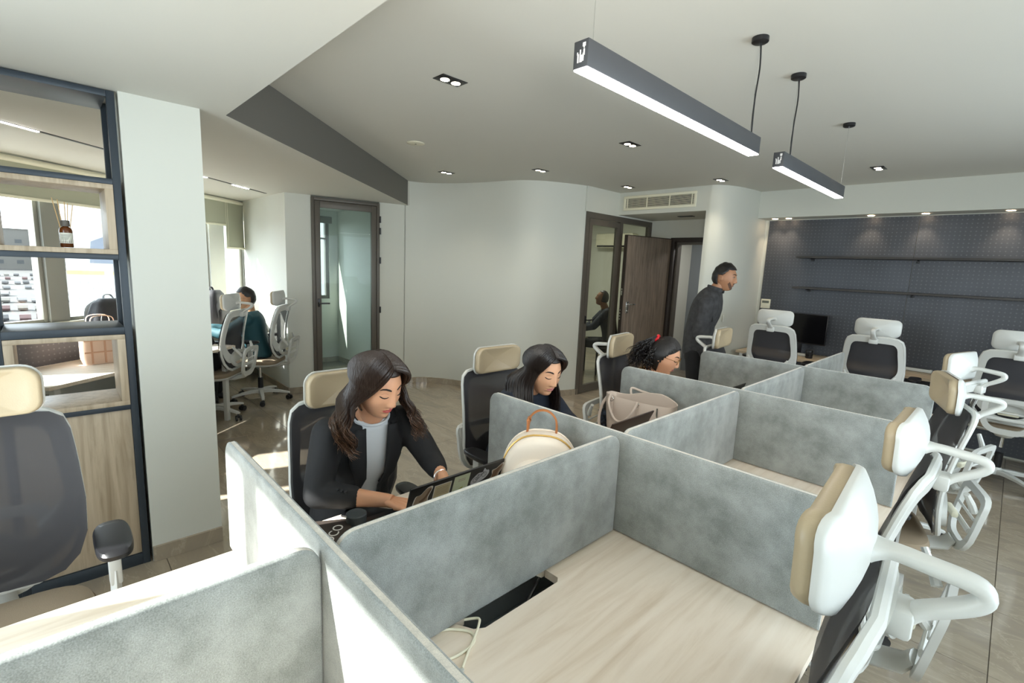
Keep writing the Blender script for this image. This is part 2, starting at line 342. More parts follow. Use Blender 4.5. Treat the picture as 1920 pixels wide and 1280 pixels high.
# wall with the glass door: corner W0 -> curve start
W0, W1 = Vector((-4.985,0.645,0)), Vector((-4.70,2.03,0)); wd = (W1-W0).normalized(); wn = Vector((-wd.y,wd.x,0))
def wp(s): return (W0+wd*s)[:2]
DA, DB = 0.275, 1.075
wb = struct(wallseg('wall_left', wp(0), wp(DA), 0, LC)); struct(wallseg('wall_left', wp(DB), wp(1.414), 0, LC)); struct(wallseg('wall_left', wp(1.40), wp(1.418), 0, HC))
skirting('baseboard_left', [wp(0), wp(DA)]); skirting('baseboard_left', [wp(DB), wp(1.414)])
# side wall y=0.65 towards the facade
struct(wallseg('wall_left', (-4.985,0.645), (-6.62,0.645), 0, LC, th=0.12, side=-1)); skirting('baseboard_left', [(-6.6,0.645),(-4.985,0.645)])
# header over the corridor recess, vent wall
struct(MB().box(-2.96,4.2,2.35,-1.76,5.05,HC).build('wall_back', wall_m, smooth=False))
struct(MB().box(-3.06,3.5,2.33,-2.955,7.0,HC).build('wall_back', wall_m, smooth=False))
# recess back wall with the doorway
struct(MB().box(-2.955,5.05,0,-2.62,5.17,2.35).build('wall_back', wall_m, smooth=False)); struct(MB().box(-2.62,5.05,2.11,-1.76,5.17,2.35).build('wall_back', wall_m, smooth=False))
C2 = [(-1.76,5.17),(-1.76,4.9),(-1.76,4.6),(-1.76,4.35),(-1.765,4.2)]
S2 = spline([(-1.765,4.2,0),(-1.70,4.205,0),(-1.61,4.27,0),(-1.535,4.42,0),(-1.485,4.62,0),(-1.455,4.85,0),(-1.445,5.22,0)], 6)
mb = MB(); poly = [(-1.76,5.22)]+[(p[0],p[1]) for p in S2]; mb.prism([(a,b) for a,b in poly], 0, HC)
struct(mb.build('wall_right', wall_m, smooth=True, ang=25)); skirting('baseboard_back', [(p[0],p[1]) for p in S2][::-1], side=1)
skirting('baseboard_back', [(-1.76,5.05),(-1.76,4.21)], side=1)
# corridor beyond the doorway
struct(MB().box(-3.1,6.35,0,-0.6,6.45,2.4).build('wall_back', mat('corridor_grey', hexc('8c9298'),0.7), smooth=False))
struct(MB().box(-0.7,5.25,0,-0.6,6.35,2.4).build('wall_back', wall_m, smooth=False)); struct(MB().box(-2.95,5.17,2.35,-0.6,6.4,2.45).build('ceiling', ceil_m, smooth=False))
# perforated wall, right side, window wall
pw = struct(MB().box(-1.46,5.2,0,2.75,5.32,HC).build('wall_right', wall_m, smooth=False))
for x0, x1 in ((-1.40,0.045),(0.049,1.50),(1.504,2.6)):
    MB().box(0,-0.012,0.02,x1-x0,-0.002,2.31,b=0.001).build('perforated_panel', peg_m, pw, smooth=False, loc=(x0,5.2,0))

winframe_m = mat('window_aluminium', hexc('8b8b84'), 0.45, metal=0.2)
def window_row(name, a, b, z0, z1, openings, head, frame=winframe_m, th=0.14, trans=None, sillm=wall_m):
    """wall from a to b (inside on the right of a->b) with glazed openings given as (s0,s1) along it"""
    A, B = Vector((*a,0)), Vector((*b,0)); L = (B-A).length; d = (B-A)/L; n = Vector((-d.y,d.x,0))
    M = Matrix(((d.x,n.x,0,A.x),(d.y,n.y,0,A.y),(0,0,1,0),(0,0,0,1)))
    root = struct(empty(name))
    struct(MB().box(0,0,0,L,th,z0,M=M).build('wall_'+name.split('_')[1], sillm, smooth=False))
    struct(MB().box(0,0,z1,L,th,head,M=M).build('wall_'+name.split('_')[1], wall_m, smooth=False))
    s = 0
    for (s0, s1) in openings+[(L,L)]:
        if s0-s > 0.005: struct(MB().box(s,0,z0,s0,th,z1,M=M).build('wall_'+name.split('_')[1], wall_m if s0-s > 0.2 else frame, smooth=False))
        s = s1
    for (s0, s1) in openings:
        mb = MB(); w = 0.035
        mb.box(s0,0.03,z0,s0+w,0.09,z1,b=0.004,M=M); mb.box(s1-w,0.03,z0,s1,0.09,z1,b=0.004,M=M); mb.box(s0+w,0.03,z0,s1-w,0.09,z0+w,b=0.004,M=M); mb.box(s0+w,0.03,z1-w,s1-w,0.09,z1,b=0.004,M=M)
        fr = mb.build('window_frame', frame, root); MB().box(s0+w,0.055,z0+w,s1-w,0.061,z1-w,M=M).build('pane', winglass_m, fr, smooth=False)
    return root, M
# front window wall behind the camera, y=-2.40
ops = [(-1.33,-0.925),(-0.885,0.06)]
window_row('window_front', (-2.2,-2.28), (-4.2,-2.28), 1.25, 2.285, sorted([(-2.2-b,-2.2-a) for a,b in [(-4.05,-3.62),(-3.32,-3.17),(-3.12,-3.03)]]), HC, th=0.1)
window_row('window_front', (2.6,-2.28), (-2.2,-2.28), 0.45, 2.268, sorted([(2.6-b,2.6-a) for a,b in ops]), HC, th=0.1)
window_row('window_right', (2.6,5.2), (2.6,-2.28), 0.75, 2.25, [(1.6,2.65),(2.72,3.77),(3.84,4.89),(4.96,6.01),(6.08,7.1)], HC, th=0.1)
# angled facade of the left room
FA, FB = (-4.2,-2.33), (-6.62,0.65)
fr_, FM = window_row('window_left', FA, FB, 0.95, 2.24, [(0.06,1.265),(1.42,2.3),(2.36,3.2),(3.46,3.82)], LC+0.02)
fd = (Vector((*FB,0))-Vector((*FA,0))).normalized(); fn = Vector((-fd.y,fd.x,0))
def fp(s, out=0.0): return Vector((FA[0],FA[1],0))+fd*s+fn*out
# sill board
MB().box(0.0,-0.03,0.935,3.85,0.03,0.955,b=0.004,M=FM).build('window_sill', cream_m, fr_)
# booth behind the glass door
struct(MB().box(-6.67,0.765,0,-6.55,2.1,1.0).build('wall_left', wall_m, smooth=False)); struct(MB().box(-6.67,0.765,2.2,-6.55,2.1,LC).build('wall_left', wall_m, smooth=False)); struct(MB().box(-6.67,1.82,1.0,-6.55,2.1,2.2).build('wall_left', wall_m, smooth=False))
struct(MB().box(-6.6,1.95,0,-4.80,2.07,LC).build('wall_left', wall_m, smooth=False)); skirting('baseboard_left', [(-6.55,1.95),(-4.82,1.95)]); skirting('baseboard_left', [(-6.55,0.77),(-6.55,1.95)])
bw = struct(empty('window_3')); mb = MB()
mb.box(-6.63,0.78,1.0,-6.57,1.82,1.05); mb.box(-6.63,0.78,2.15,-6.57,1.82,2.2); mb.box(-6.63,1.77,1.05,-6.57,1.82,2.15); mb.box(-6.63,0.78,1.9,-6.57,1.82,1.925); mb.build('window_frame', frame_m, bw, smooth=False)
MB().box(-6.603,0.78,1.05,-6.598,1.77,2.15).build('pane', winglass_m, bw, smooth=False)
MB().box(-6.56,0.78,2.14,-6.50,1.85,2.24,b=0.01).build('blind_cassette', frame_m, bw)
# meeting room behind the partition
struct(MB().box(-5.6,2.75,0,-5.5,6.9,HC).build('wall_left', wall_m, smooth=False)); struct(MB().box(-5.6,6.7,0,-2.95,6.8,HC).build('wall_back', wall_m, smooth=False)); struct(MB().box(-3.055,5.17,0,-2.955,6.8,LC).build('wall_back', wall_m, smooth=False))
struct(MB().box(-5.5,2.75,0,-3.6,2.85,HC).build('wall_back', wall_m, smooth=False))
area_light('meeting_room_fill', (-4.3,5.0,2.6), (-4.3,5.0,0), 0.6, 0.6, 40, (1,0.97,0.9))  # added fill light that brightens the room behind the glass, no real fitting
area_light('corridor_fill', (-1.9,5.8,2.33), (-1.9,5.8,0), 0.3, 0.3, 12, (1,0.97,0.92))  # invented fill for the corridor and the open door, not an actual lamp
# column
struct(MB().box(-2.40,-1.055,0,-2.10,-0.735,LC).build('wall_left', wall_m, smooth=False))
skirting('baseboard_left', [(-2.10,-1.055),(-2.10,-0.735)], side=-1, h=0.085)
struct(MB().box(-2.40,-2.28,0,-2.12,-1.97,LC).build('wall_left', wall_m, smooth=False))

# ------------------------------------------------------------------ doors and partition
def WM():
    return Matrix(((wd.x,wn.x,0,W0.x),(wd.y,wn.y,0,W0.y),(0,0,1,0),(0,0,0,1)))
gd = struct(empty('door_1')); M = WM()
mb = MB(); mb.box(DA,-0.02,0,DA+0.035,0.09,2.315,b=0.003,M=M).box(DB-0.035,-0.02,0,DB,0.09,2.315,b=0.003,M=M).box(DA+0.035,-0.02,2.28,DB-0.035,0.09,2.315,b=0.003,M=M); mb.build('door_frame', frame_m, gd)
lf = MB(); a0, a1 = DA+0.038, DB-0.038
lf.box(a0,-0.012,0.008,a0+0.062,0.04,2.277,b=0.004,M=M).box(a1-0.062,-0.012,0.008,a1,0.04,2.277,b=0.004,M=M).box(a0+0.062,-0.012,2.2,a1-0.062,0.04,2.277,b=0.004,M=M).box(a0+0.062,-0.012,0.008,a1-0.062,0.04,0.1,b=0.004,M=M)
lf = lf.build('door_leaf', frame_m, gd); MB().box(a0+0.055,0.01,0.09,a1-0.055,0.018,2.21,M=M).build('glass_pane', doorglass_m, lf, smooth=False)
mb = MB().box(a0+0.018,-0.02,1.04,a0+0.045,-0.011,1.14,b=0.003,M=M); mb.cyl((a0+0.03,-0.012,1.085),(a0+0.03,-0.055,1.085),0.009,M=M); mb.box(a0+0.02,-0.065,1.076,a0+0.15,-0.047,1.094,b=0.005,M=M); mb.build('door_handle', black_m, gd)
for z in (0.35,1.0,1.62,1.98,2.12): MB().cyl((DB+0.004,-0.03,z-0.04),(DB+0.004,-0.03,z+0.04),0.009,M=M).build('hinge', black_m, gd)
# sliding glass partition at x=-2.95
gp = struct(empty('door_2')); X = -2.95
def fbox(y0, z0, y1, z1, d=0.05, x=X): return (x-d,y0,z0,x,y1,z1)
mb = MB(); mb.box(*fbox(3.52,0,3.58,2.33,0.07)); mb.box(*fbox(5.0,0,5.05,2.33,0.07)); mb.box(*fbox(3.58,2.26,5.0,2.33,0.07)); mb.box(*fbox(4.26,0,4.32,2.26,0.06)); mb.build('partition_frame', frame_m, gp, smooth=False)
lf = MB(); lf.box(*fbox(3.585,0.01,3.65,2.25,0.045)); lf.box(*fbox(4.19,0.01,4.255,2.25,0.045)); lf.box(*fbox(3.65,2.18,4.19,2.25,0.045)); lf.box(*fbox(3.65,0.01,4.19,0.11,0.045)); lf = lf.build('door_leaf', frame_m, gp, smooth=False)
MB().box(X-0.026,3.645,0.1,X-0.02,4.195,2.19).build('glass_pane', smoke_m, lf, smooth=False)
MB().box(X-0.04,4.32,0.0,X-0.034,5.0,2.26).build('glass_pane', smoke_m, gp, smooth=False)
mb = MB(); mb.box(X,3.605,0.93,X+0.01,3.63,1.03,b=0.003); mb.box(X+0.035,3.61,0.97,X+0.05,3.73,0.988,b=0.004); mb.cyl((X,3.617,0.979),(X+0.045,3.617,0.979),0.008); mb.build('door_handle', black_m, gp)
# entrance door: frame in the recess back wall, leaf swung open into the recess
ed = struct(empty('door_3')); mb = MB()
dkw = mat('dark_brown_frame', hexc('2c241f'), 0.5)
mb.box(-2.625,5.03,0,-2.565,5.18,2.11,b=0.004).box(-1.82,5.03,0,-1.765,5.18,2.11,b=0.004).box(-2.565,5.03,2.05,-1.82,5.18,2.11,b=0.004); mb.build('door_frame', dkw, ed)
mb = MB().box(-2.565,5.10,0,-2.54,5.2,2.05).box(-1.845,5.10,0,-1.82,5.2,2.05).box(-2.54,5.10,2.02,-1.845,5.2,2.05); mb.build('door_stop', frame_m, ed, smooth=False)
H = Vector((-2.60,5.03,0)); E_ = Vector((-2.795,4.20,0)); d = (E_-H).normalized(); n = Vector((d.y,-d.x,0))*-1
if n.x > 0: n = -n
LM = Matrix(((d.x,n.x,0,H.x),(d.y,n.y,0,H.y),(0,0,1,0),(0,0,0,1)))
lf = MB().box(0.012,0.004,0.01,0.838,0.05,2.085,b=0.002,M=LM).build('door_leaf', walnut_m, ed, smooth=False)
MB().box(0.838,0.002,0.008,0.85,0.052,2.09,M=LM).box(0,0.002,2.085,0.85,0.052,2.095,M=LM).build('door_edge', dkw, lf, smooth=False)
mb = MB().box(0.74,-0.006,1.06,0.785,0.004,1.22,b=0.004,M=LM); mb.cyl((0.762,0,1.18),(0.762,-0.045,1.18),0.012,M=LM); mb.sphere((0,0,0),0.001); mb.box(0.66,-0.055,1.17,0.775,-0.038,1.19,b=0.006,M=LM); mb.cyl((0.762,-0.004,1.09),(0.762,-0.014,1.09),0.014,M=LM)
mb.build('door_handle', chrome_m, lf)
for z in (0.98,1.02,1.06,1.10): MB().cyl((0.85,0.028,z),(0.856,0.028,z),0.009,M=LM).build('lock_bolt', chrome_m, lf)
MB().cyl((0.85,0.028,1.38),(0.853,0.028,1.38),0.012,M=LM).box(0.85,0.018,1.30,0.852,0.038,1.36,M=LM).build('lock_plate', chrome_m, lf)
# vent grille
vg = thing('vent_grille', 'white rectangular air vent grille with thin slats above the corridor opening', 'vent', (-2.385,4.198,2.49))
mb = MB(); W2, H2 = 0.495, 0.09
mb.box(-W2,-0.015,-H2,W2,0,-H2+0.03,b=0.003).box(-W2,-0.015,H2-0.03,W2,0,H2,b=0.003).box(-W2,-0.015,-H2+0.03,-W2+0.03,0,H2-0.03,b=0.003).box(W2-0.03,-0.015,-H2+0.03,W2,0,H2-0.03,b=0.003); mb.build('frame', cream_m, vg)
MB().box(-W2+0.03,-0.002,-H2+0.03,W2-0.03,-0.001,H2-0.03).build('backing', dark_m, vg, smooth=False)
sl = MB().box(-W2+0.03,-0.004,-0.0022,W2-0.03,-0.0005,0.0022, M=None)
s0 = None
for k in range(9):
    z = -H2+0.037+k*0.0133
    if s0 is None: s0 = MB().box(-W2+0.03,-0.012,-0.002,W2-0.03,-0.003,0.0025).build('slat', cream_m, vg, smooth=False, loc=(0,0,z))
    else: o = dup(s0, vg); o.location = (0,0,z)
for x in (-0.44,-0.155,0.155,0.44): MB().box(x-0.004,-0.014,-H2+0.03,x+0.004,-0.002,H2-0.03).build('divider', cream_m, vg, smooth=False)
o = MB().box(-2.33,4.60,2.342,-2.13,4.68,2.3495,b=0.003).build('recess_vent', dark_m); tag(o, 'small dark slot fitting in the ceiling of the corridor recess', 'vent')
# downlights
emis_w = mat('lamp_warm_white', (1,0.9,0.75), emit=(1.0,0.86,0.62), estr=30)
emis_c = mat('lamp_white', (1,1,1), emit=(1.0,0.96,0.95), estr=22)
def downlight(x, y, label):
    t = thing('twin_downlight', label, 'downlight', (x,y,HC), 0, 'recessed twin downlights in the main ceiling')
    MB().box(-0.05,-0.085,-0.004,0.05,0.085,0,b=0.0015).build('frame', black_m, t)
    for s in (-0.037,0.037):
        MB().cyl((0,s,-0.0075),(0,s,-0.004),0.032,20).build('ring', dark_m, t); MB().cyl((0,s,-0.009),(0,s,-0.0072),0.025,20).build('bulb', emis_w, t)
    l = bpy.data.lights.new('downlight_spot','SPOT'); l.energy = 24; l.spot_size = 1.9; l.spot_blend = 1; l.color = (1,0.88,0.7); l.shadow_soft_size = 0.05
    lo = bpy.data.objects.new('downlight_spot', l); COL.objects.link(lo); lo.location = (x,y,HC-0.02); return t
for x, y, lb in ((-1.50,0.36,'large twin downlight in a black frame, nearest one, above the seated women'),(-3.78,1.99,'twin downlight close to the end of the grey bulkhead'),
    (-2.80,2.49,'twin downlight near the middle of the curved wall'),(-1.47,2.12,'twin downlight behind the far end of the long pendant lamp'),
    (-2.59,3.82,'small twin downlight just in front of the vent grille'),(-1.52,3.95,'twin downlight over the rounded wall corner'),(-0.17,4.11,'rightmost twin downlight, near the soffit over the dark wall')):
    downlight(x, y, lb)
t = thing('ceiling_speaker', 'flush round white ceiling disc with a dark dot, beside the grey bulkhead', 'ceiling speaker', (-2.905,1.03,HC))
MB().lathe([(0.001,0),(0.075,0),(0.075,-0.004),(0.068,-0.007),(0.001,-0.008)],32).build('disc', cream_m, t); MB().cyl((0,0,-0.0095),(0,0,-0.008),0.008).build('sensor', dark_m, t)
# track light in the left room
tr = thing('track_light', 'long black recessed track light with glowing sections in the left room ceiling', 'track light', (-3.2,-1.67,LC))
TA, TB = Vector((-3.2,-1.67,LC)), Vector((-5.31,0.55,LC)); td = (TB-TA); tl = td.length; td.normalize(); tn = Vector((-td.y,td.x,0))
def trk(s0, s1, w, z0, z1):
    a, b = td*s0, td*s1; return MB().prism([((a-tn*w).x,(a-tn*w).y),((b-tn*w).x,(b-tn*w).y),((b+tn*w).x,(b+tn*w).y),((a+tn*w).x,(a+tn*w).y)], z0, z1)
trk(0,tl,0.014,-0.004,0).build('track', black_m, tr, smooth=False)
for a, b in ((0.0,0.48),(1.0,1.1),(1.92,2.05),(2.45,2.72)): trk(a,b,0.011,-0.008,-0.004).build('light_bar', emis_c, tr, smooth=False)
# pendants
def pendant(y0, y1, label, logo=True):
    t = thing('linear_pendant_lamp', label, 'pendant lamp', (-0.06,(y0+y1)/2,2.16), 0, 'black linear pendant lamps')
    L = (y1-y0)/2; MB().box(-0.025,-L,0.004,0.025,L,0.075,b=0.002).build('housing', mat('lamp_black', hexc('3a3c40'),0.45) if 'lamp_black' not in MATS else MATS['lamp_black'], t)
    MB().box(-0.0225,-L+0.002,0.0,0.0225,L-0.002,0.0045).build('diffuser', emis_c, t, smooth=False)
    lm = MATS.get('logo_white') or mat('logo_white', hexc('d8d8d8'), 0.6)
    mb = MB()  # printed mark: a small skyline-like emblem over two lines of lettering, set upright along the end plate
    y = -L-0.0008
    for (x0, z0, x1, z1) in ((0.006,0.056,0.016,0.066),(0.009,0.052,0.013,0.057),(-0.011,0.018,-0.006,0.040),(-0.0125,0.038,-0.009,0.045),(-0.003,0.018,0.001,0.050),(0.002,0.018,0.006,0.036),(0.007,0.020,0.011,0.040),(0.009,0.034,0.014,0.050)):
        mb.box(x0,y,z0,x1,y+0.0009,z1)
    o = mb.build('printed_logo', lm, t, smooth=False, label=None) if False else mb.build('printed_logo', lm, t, smooth=False)
    return t
def hang(t, y, canopy=True, cord=False):
    z1 = HC-2.16
    MB().cyl((0,y,0.075),(0,y,z1-0.02),0.0012,6).build('suspension_wire', chrome_m, t); MB().cyl((0,y,0.075),(0,y,0.087),0.005,8).build('wire_grip', chrome_m, t)
    if canopy: MB().lathe([(0.001,z1-0.022),(0.028,z1-0.022),(0.034,z1-0.018),(0.034,z1),(0.001,z1)],20,loc=(0,y,0)).build('canopy', black_m, t)
    if cord: MB().tube(spline([(0.004,y,z1-0.02),(0.006,y+0.012,z1-0.12),(0.006,y-0.004,z1-0.25),(0.004,y+0.006,0.075)],6),0.0035,6).build('power_cord', black_m, t)
p1 = pendant(-0.255,0.995,'nearer and longer black linear pendant lamp with a glowing underside'); hang(p1,-0.575,True); hang(p1,0.56,True,True)
p2 = pendant(1.31,2.50,'farther, shorter-looking black linear pendant lamp towards the dark wall'); hang(p2,-0.455,True,True); hang(p2,0.59,True)
# blinds of the left room
def blind(s0, s1, zb, label, tube=True, out=-0.05):
    t = tag(empty('roller_blind', fp((s0+s1)/2,out)+Vector((0,0,zb))), label, 'blind', 'roller blinds of the left room windows')
    M = Matrix.Translation(-t.location) @ FM
    MB().box(s0,out-0.001,zb,s1,out+0.001,LC-0.04,M=M).build('blind_fabric', blind_m, t, smooth=False)
    MB().cyl((s0-0.005,out,LC-0.035),(s1+0.005,out,LC-0.035),0.024,16,M=M).build('blind_tube', cream_m, t)
    MB().box(s0,out-0.008,zb-0.012,s1,out+0.008,zb+0.012,b=0.004,M=M).build('bottom_bar', cream_m, t)
    for dx in (0.0,0.03): MB().cyl((s1-0.03+dx,out-0.03,LC-0.06),(s1-0.03+dx,out-0.03,1.12),0.0018,5,M=M).build('pull_chain', cream_m, t)
    return t
blind(0.05,1.86,2.0,'wide roller blind seen through the upper shelf opening'); blind(1.95,3.44,1.985,'roller blind with a cream tube just right of the column'); blind(3.46,3.80,1.70,'narrow roller blind pulled lowest, in the room corner', out=-0.035)

# ------------------------------------------------------------------ outside, seen bleached through the left windows
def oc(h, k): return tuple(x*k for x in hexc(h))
GZ = -14.0
def stree(): pass
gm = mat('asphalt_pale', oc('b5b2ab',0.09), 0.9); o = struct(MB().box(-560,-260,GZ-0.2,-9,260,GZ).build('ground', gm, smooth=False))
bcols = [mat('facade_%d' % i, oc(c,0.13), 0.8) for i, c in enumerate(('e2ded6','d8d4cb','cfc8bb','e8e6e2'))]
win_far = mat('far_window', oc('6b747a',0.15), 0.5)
rnd = random.Random(3)
FDIR = Vector((-fn.x,-fn.y,0))*-1   # outward
def along(dist, side): # point outside: from left window looking out
    c = Vector((-4.5,-1.5,0)); v = Vector((-1.0,-0.035,0)).normalized(); s = Vector((-v.y,v.x,0)); return c+v*dist+s*side
BLN = ('left of the street','closing the end of the street','right of the street','far left','far right','nearest the window, left side')
for k, (dist, side, wx, wy, h) in enumerate(((440,40,40,20,29),(450,0,36,20,25),(430,-38,36,20,30),(400,85,40,24,27),(460,-85,40,24,33),(300,60,26,18,20))):
    p = along(dist, side); t = thing('apartment_building', 'pale apartment block on the skyline beyond the left window, '+BLN[k], 'building', (p.x,p.y,GZ), 0, 'pale buildings far beyond the windows')
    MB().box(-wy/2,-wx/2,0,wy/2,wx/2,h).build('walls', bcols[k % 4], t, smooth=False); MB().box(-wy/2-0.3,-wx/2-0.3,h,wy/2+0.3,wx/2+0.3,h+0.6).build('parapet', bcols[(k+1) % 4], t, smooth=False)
    first = None
    for fz in range(3):
        for c in range(4):
            loc = (wy/2+0.02, -wx/2+wx*(c+0.5)/4, 3.5+fz*6.5)
            if first is None: first = MB().box(-0.05,-1.6,0,0.05,1.6,2.4).build('window', win_far, t, smooth=False, loc=loc)
            else: q = dup(first, t); q.location = loc
def car(col):
    t = thing('car', 'small car in the dense traffic seen below through the left window', 'car', (0,0,0), 0, 'cars in the street traffic outside')
    prof = [(-2.1,0.3),(2.1,0.3),(2.15,0.7),(1.3,0.9),(0.6,1.4),(-1.2,1.42),(-1.9,0.95),(-2.15,0.75)]
    M = Matrix(((1,0,0,0),(0,0,1,0),(0,1,0,0),(0,0,0,1)))
    MB().prism(prof,-0.85,0.85,M=M).build('car_body', col, t, smooth=False); MB().prism([(1.2,0.92),(0.62,1.32),(-1.1,1.34),(-1.7,0.95)],-0.87,0.87,M=M).build('car_windows', win_far, t, smooth=False)
    return t
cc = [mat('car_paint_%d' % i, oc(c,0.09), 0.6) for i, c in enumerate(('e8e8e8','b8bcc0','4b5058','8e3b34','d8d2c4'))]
protos = [car(c) for c in cc]
k = 0
for row in range(-5,5):
    for j in range(13):
        dist = 70+j*(7+j*1.3)+rnd.uniform(-2,2); p = along(dist, row*2.9+rnd.uniform(-0.4,0.4)+2)
        if rnd.random() < 0.12: continue
        c = protos[k] if k < 5 else dup(protos[k % 5]); k += 1
        c.location = (p.x,p.y,GZ); c.rotation_euler = (0,0,math.atan2(-0.035,-1.0)+rnd.uniform(-0.08,0.08))
leafm = mat('pale_foliage', oc('8fa07a',0.14), 0.9)
for k, (dist, side, h) in enumerate(((150,19,9),(175,21,11),(205,20,10),(240,22,12),(290,21,12))):
    p = along(dist, side); t = thing('street_tree', 'green tree standing beside the busy street outside', 'tree', (p.x,p.y,GZ), 0, 'trees beside the street outside')
    MB().tube([(0,0,0),(0.1,0,h*0.3),(0,0.1,h*0.6)],[0.25,0.2,0.12],6).build('trunk', mat('bark_%d' % k, oc('6d6357',0.15),0.9), t)
    bm = bmesh.new(); bmesh.ops.create_icosphere(bm, subdivisions=3, radius=h*0.4)
    for v in bm.verts: v.co = v.co*(1+0.25*noise.noise(v.co*0.6+Vector((k*7,0,0)))); v.co.z += h*0.7
    mb = MB(); bm.verts.index_update(); mb.add([v.co[:] for v in bm.verts], [[v.index for v in f.verts] for f in bm.faces]); bm.free(); mb.build('crown', leafm, t)
# billboard building close by, right of the mullion
bb = thing('billboard', 'large pale advertising billboard with two dark-suited figures outside the window', 'billboard', (-13.6,-2.3,0))
BD = Vector((0.36,0.93,0)).normalized(); BM = Matrix(((BD.x,0,BD.y,0),(BD.y,0,-BD.x,0),(0,1,0,0),(0,0,0,1)))
bbw = mat('billboard_white', oc('efeeea',0.30), 0.8)
MB().box(1.35,-14,-0.3,9.0,4.6,0,M=BM).build('board', bbw, bb, smooth=False)
def flat(mb, poly, z, M=BM): 
    return mb.add([(max(x+1.9,1.36),y,z) for x,y in poly], [tuple(range(len(poly)))], M)
zz0 = 0.02
yl = mat('print_yellow', oc('e9cf84',0.32), 0.8); nv = mat('print_navy', oc('6b7380',0.45), 0.8); sk = mat('print_skin', oc('d8b8a0',0.33), 0.8); gr = mat('print_grey', oc('c9c9c0',0.32), 0.8)
mb = MB()
for x0, x1 in ((-0.5,0.05),(0.2,0.75),(0.9,1.4)): flat(mb, [(x0,2.75),(x1,2.75),(x1,3.05),(x0,3.05)], zz0)
for x0, x1 in ((-0.6,0.1),(0.25,0.9),(1.05,1.8)): flat(mb, [(x0,1.05),(x1,1.05),(x1,1.13),(x0,1.13)], zz0)
mb.build('yellow_print', yl, bb, smooth=False, fixn=False)
mb = MB(); mh = MB()
for cx, s in ((0.25,0.45),(0.85,0.5)):
    flat(mb, [(cx-0.85*s,1.3),(cx+0.85*s,1.3),(cx+0.75*s,1.55+0.45*s),(cx+0.2*s,1.6+0.6*s),(cx-0.2*s,1.6+0.6*s),(cx-0.75*s,1.55+0.45*s)], zz0+0.01)
    flat(mh, [(cx+0.3*s*math.cos(a),1.62+0.98*s+0.38*s*math.sin(a)) for a in [2*PI*q/14 for q in range(14)]], zz0+0.02)
mb.build('printed_suits', nv, bb, smooth=False, fixn=False); mh.build('printed_faces', sk, bb, smooth=False, fixn=False)
mb = MB()
for y, x0, x1 in ((0.85,-0.4,1.9),(0.72,-0.4,1.6),(0.5,-0.5,0.4),(0.3,-0.5,1.9)):
    x = x0
    while x < x1: w_ = rnd.uniform(0.05,0.16); flat(mb, [(x,y),(x+w_,y),(x+w_,y+0.06),(x,y+0.06)], zz0); x += w_+0.04
flat(mb, [(-2.9,-13),(6.9,-13),(6.9,0.15),(-2.9,0.15)], 0.012)
mb.build('printed_text_lines', gr, bb, smooth=False, fixn=False)

# ------------------------------------------------------------------ bench of workstations
DXL, DXR, DZ, PT = -0.67, 0.633, 0.74, 1.088
YS = [-2.0,-1.0,0.0,1.0,2.0,3.0]
def where(c, side):
    return {0:'in the cell nearest the windows',1:'in the nearest full cell',2:'in the second cell',3:'in the third cell',4:'in the last cell, by the dark wall'}[c]+', '+('women side' if side < 0 else 'side of the empty chairs')
DESKN = {(-1,0):'sunlit pale oak desk at the lower left, under the black mesh chair',(1,0):'pale oak desk hidden behind the white sunlit panel at the bottom',
 (-1,1):'pale oak desk with the stickered laptop and the cream backpack',(1,1):'large empty pale oak desk in the foreground with a cable cutout',
 (-1,2):'pale oak desk under the grey handbag',(1,2):'empty pale oak desk behind the first divider on the right side',
 (-1,3):'pale oak desk where the curly-haired woman in glasses works',(1,3):'empty pale oak desk behind the second divider on the right side',
 (-1,4):'last pale oak desk on the left side, near the standing man',(1,4):'last pale oak desk on the right side, near the dark wall'}
for side in (-1,1):
    for c in range(5):
        y0, y1 = YS[c], YS[c+1]; t = thing('desk', DESKN[(side,c)], 'desk', (0,(y0+y1)/2,0), 0, 'pale oak desks of the bench')
        L = 0.4975; D = 0.0
        if side < 0: xa, xb = DXL, -0.002
        else: xa, xb = 0.002, DXR
        hx = 0.063 if side > 0 else -0.063
        # top with a cable cutout at the spine edge (outline polygon)
        cy0, cy1 = (-0.13, 0.12)
        xe, xo = (xa, xb) if side > 0 else (xb, xa)
        if side > 0: poly = [(xe,-L),(xo,-L),(xo,L),(xe,L),(xe,cy1+0.03),(hx-0.012,cy1+0.03),(hx,cy1+0.015),(hx,cy0-0.005),(hx-0.015,cy0-0.03),(xe,cy0-0.055)]
        else: poly = [(xe,-L),(xe,cy0-0.02),(hx,cy0),(hx,cy1),(xe,cy1+0.02),(xe,L),(xo,L),(xo,-L)]
        MB().prism(poly, DZ-0.025, DZ).build('desktop', oak_m, t, smooth=False)
        for sy in (-1,1):
            mb = MB(); xl = xo-0.06*side; mb.box(min(xl,xl-0.05*side),sy*(L-0.04)-0.02,0,max(xl,xl-0.05*side),sy*(L-0.04)+0.02,DZ-0.065,b=0.003); mb.build('leg', white_m, t)
            MB().box(min(xe,xl),sy*(L-0.04)-0.02,DZ-0.065,max(xe,xl),sy*(L-0.04)+0.02,DZ-0.026,b=0.003).build('side_rail', white_m, t)
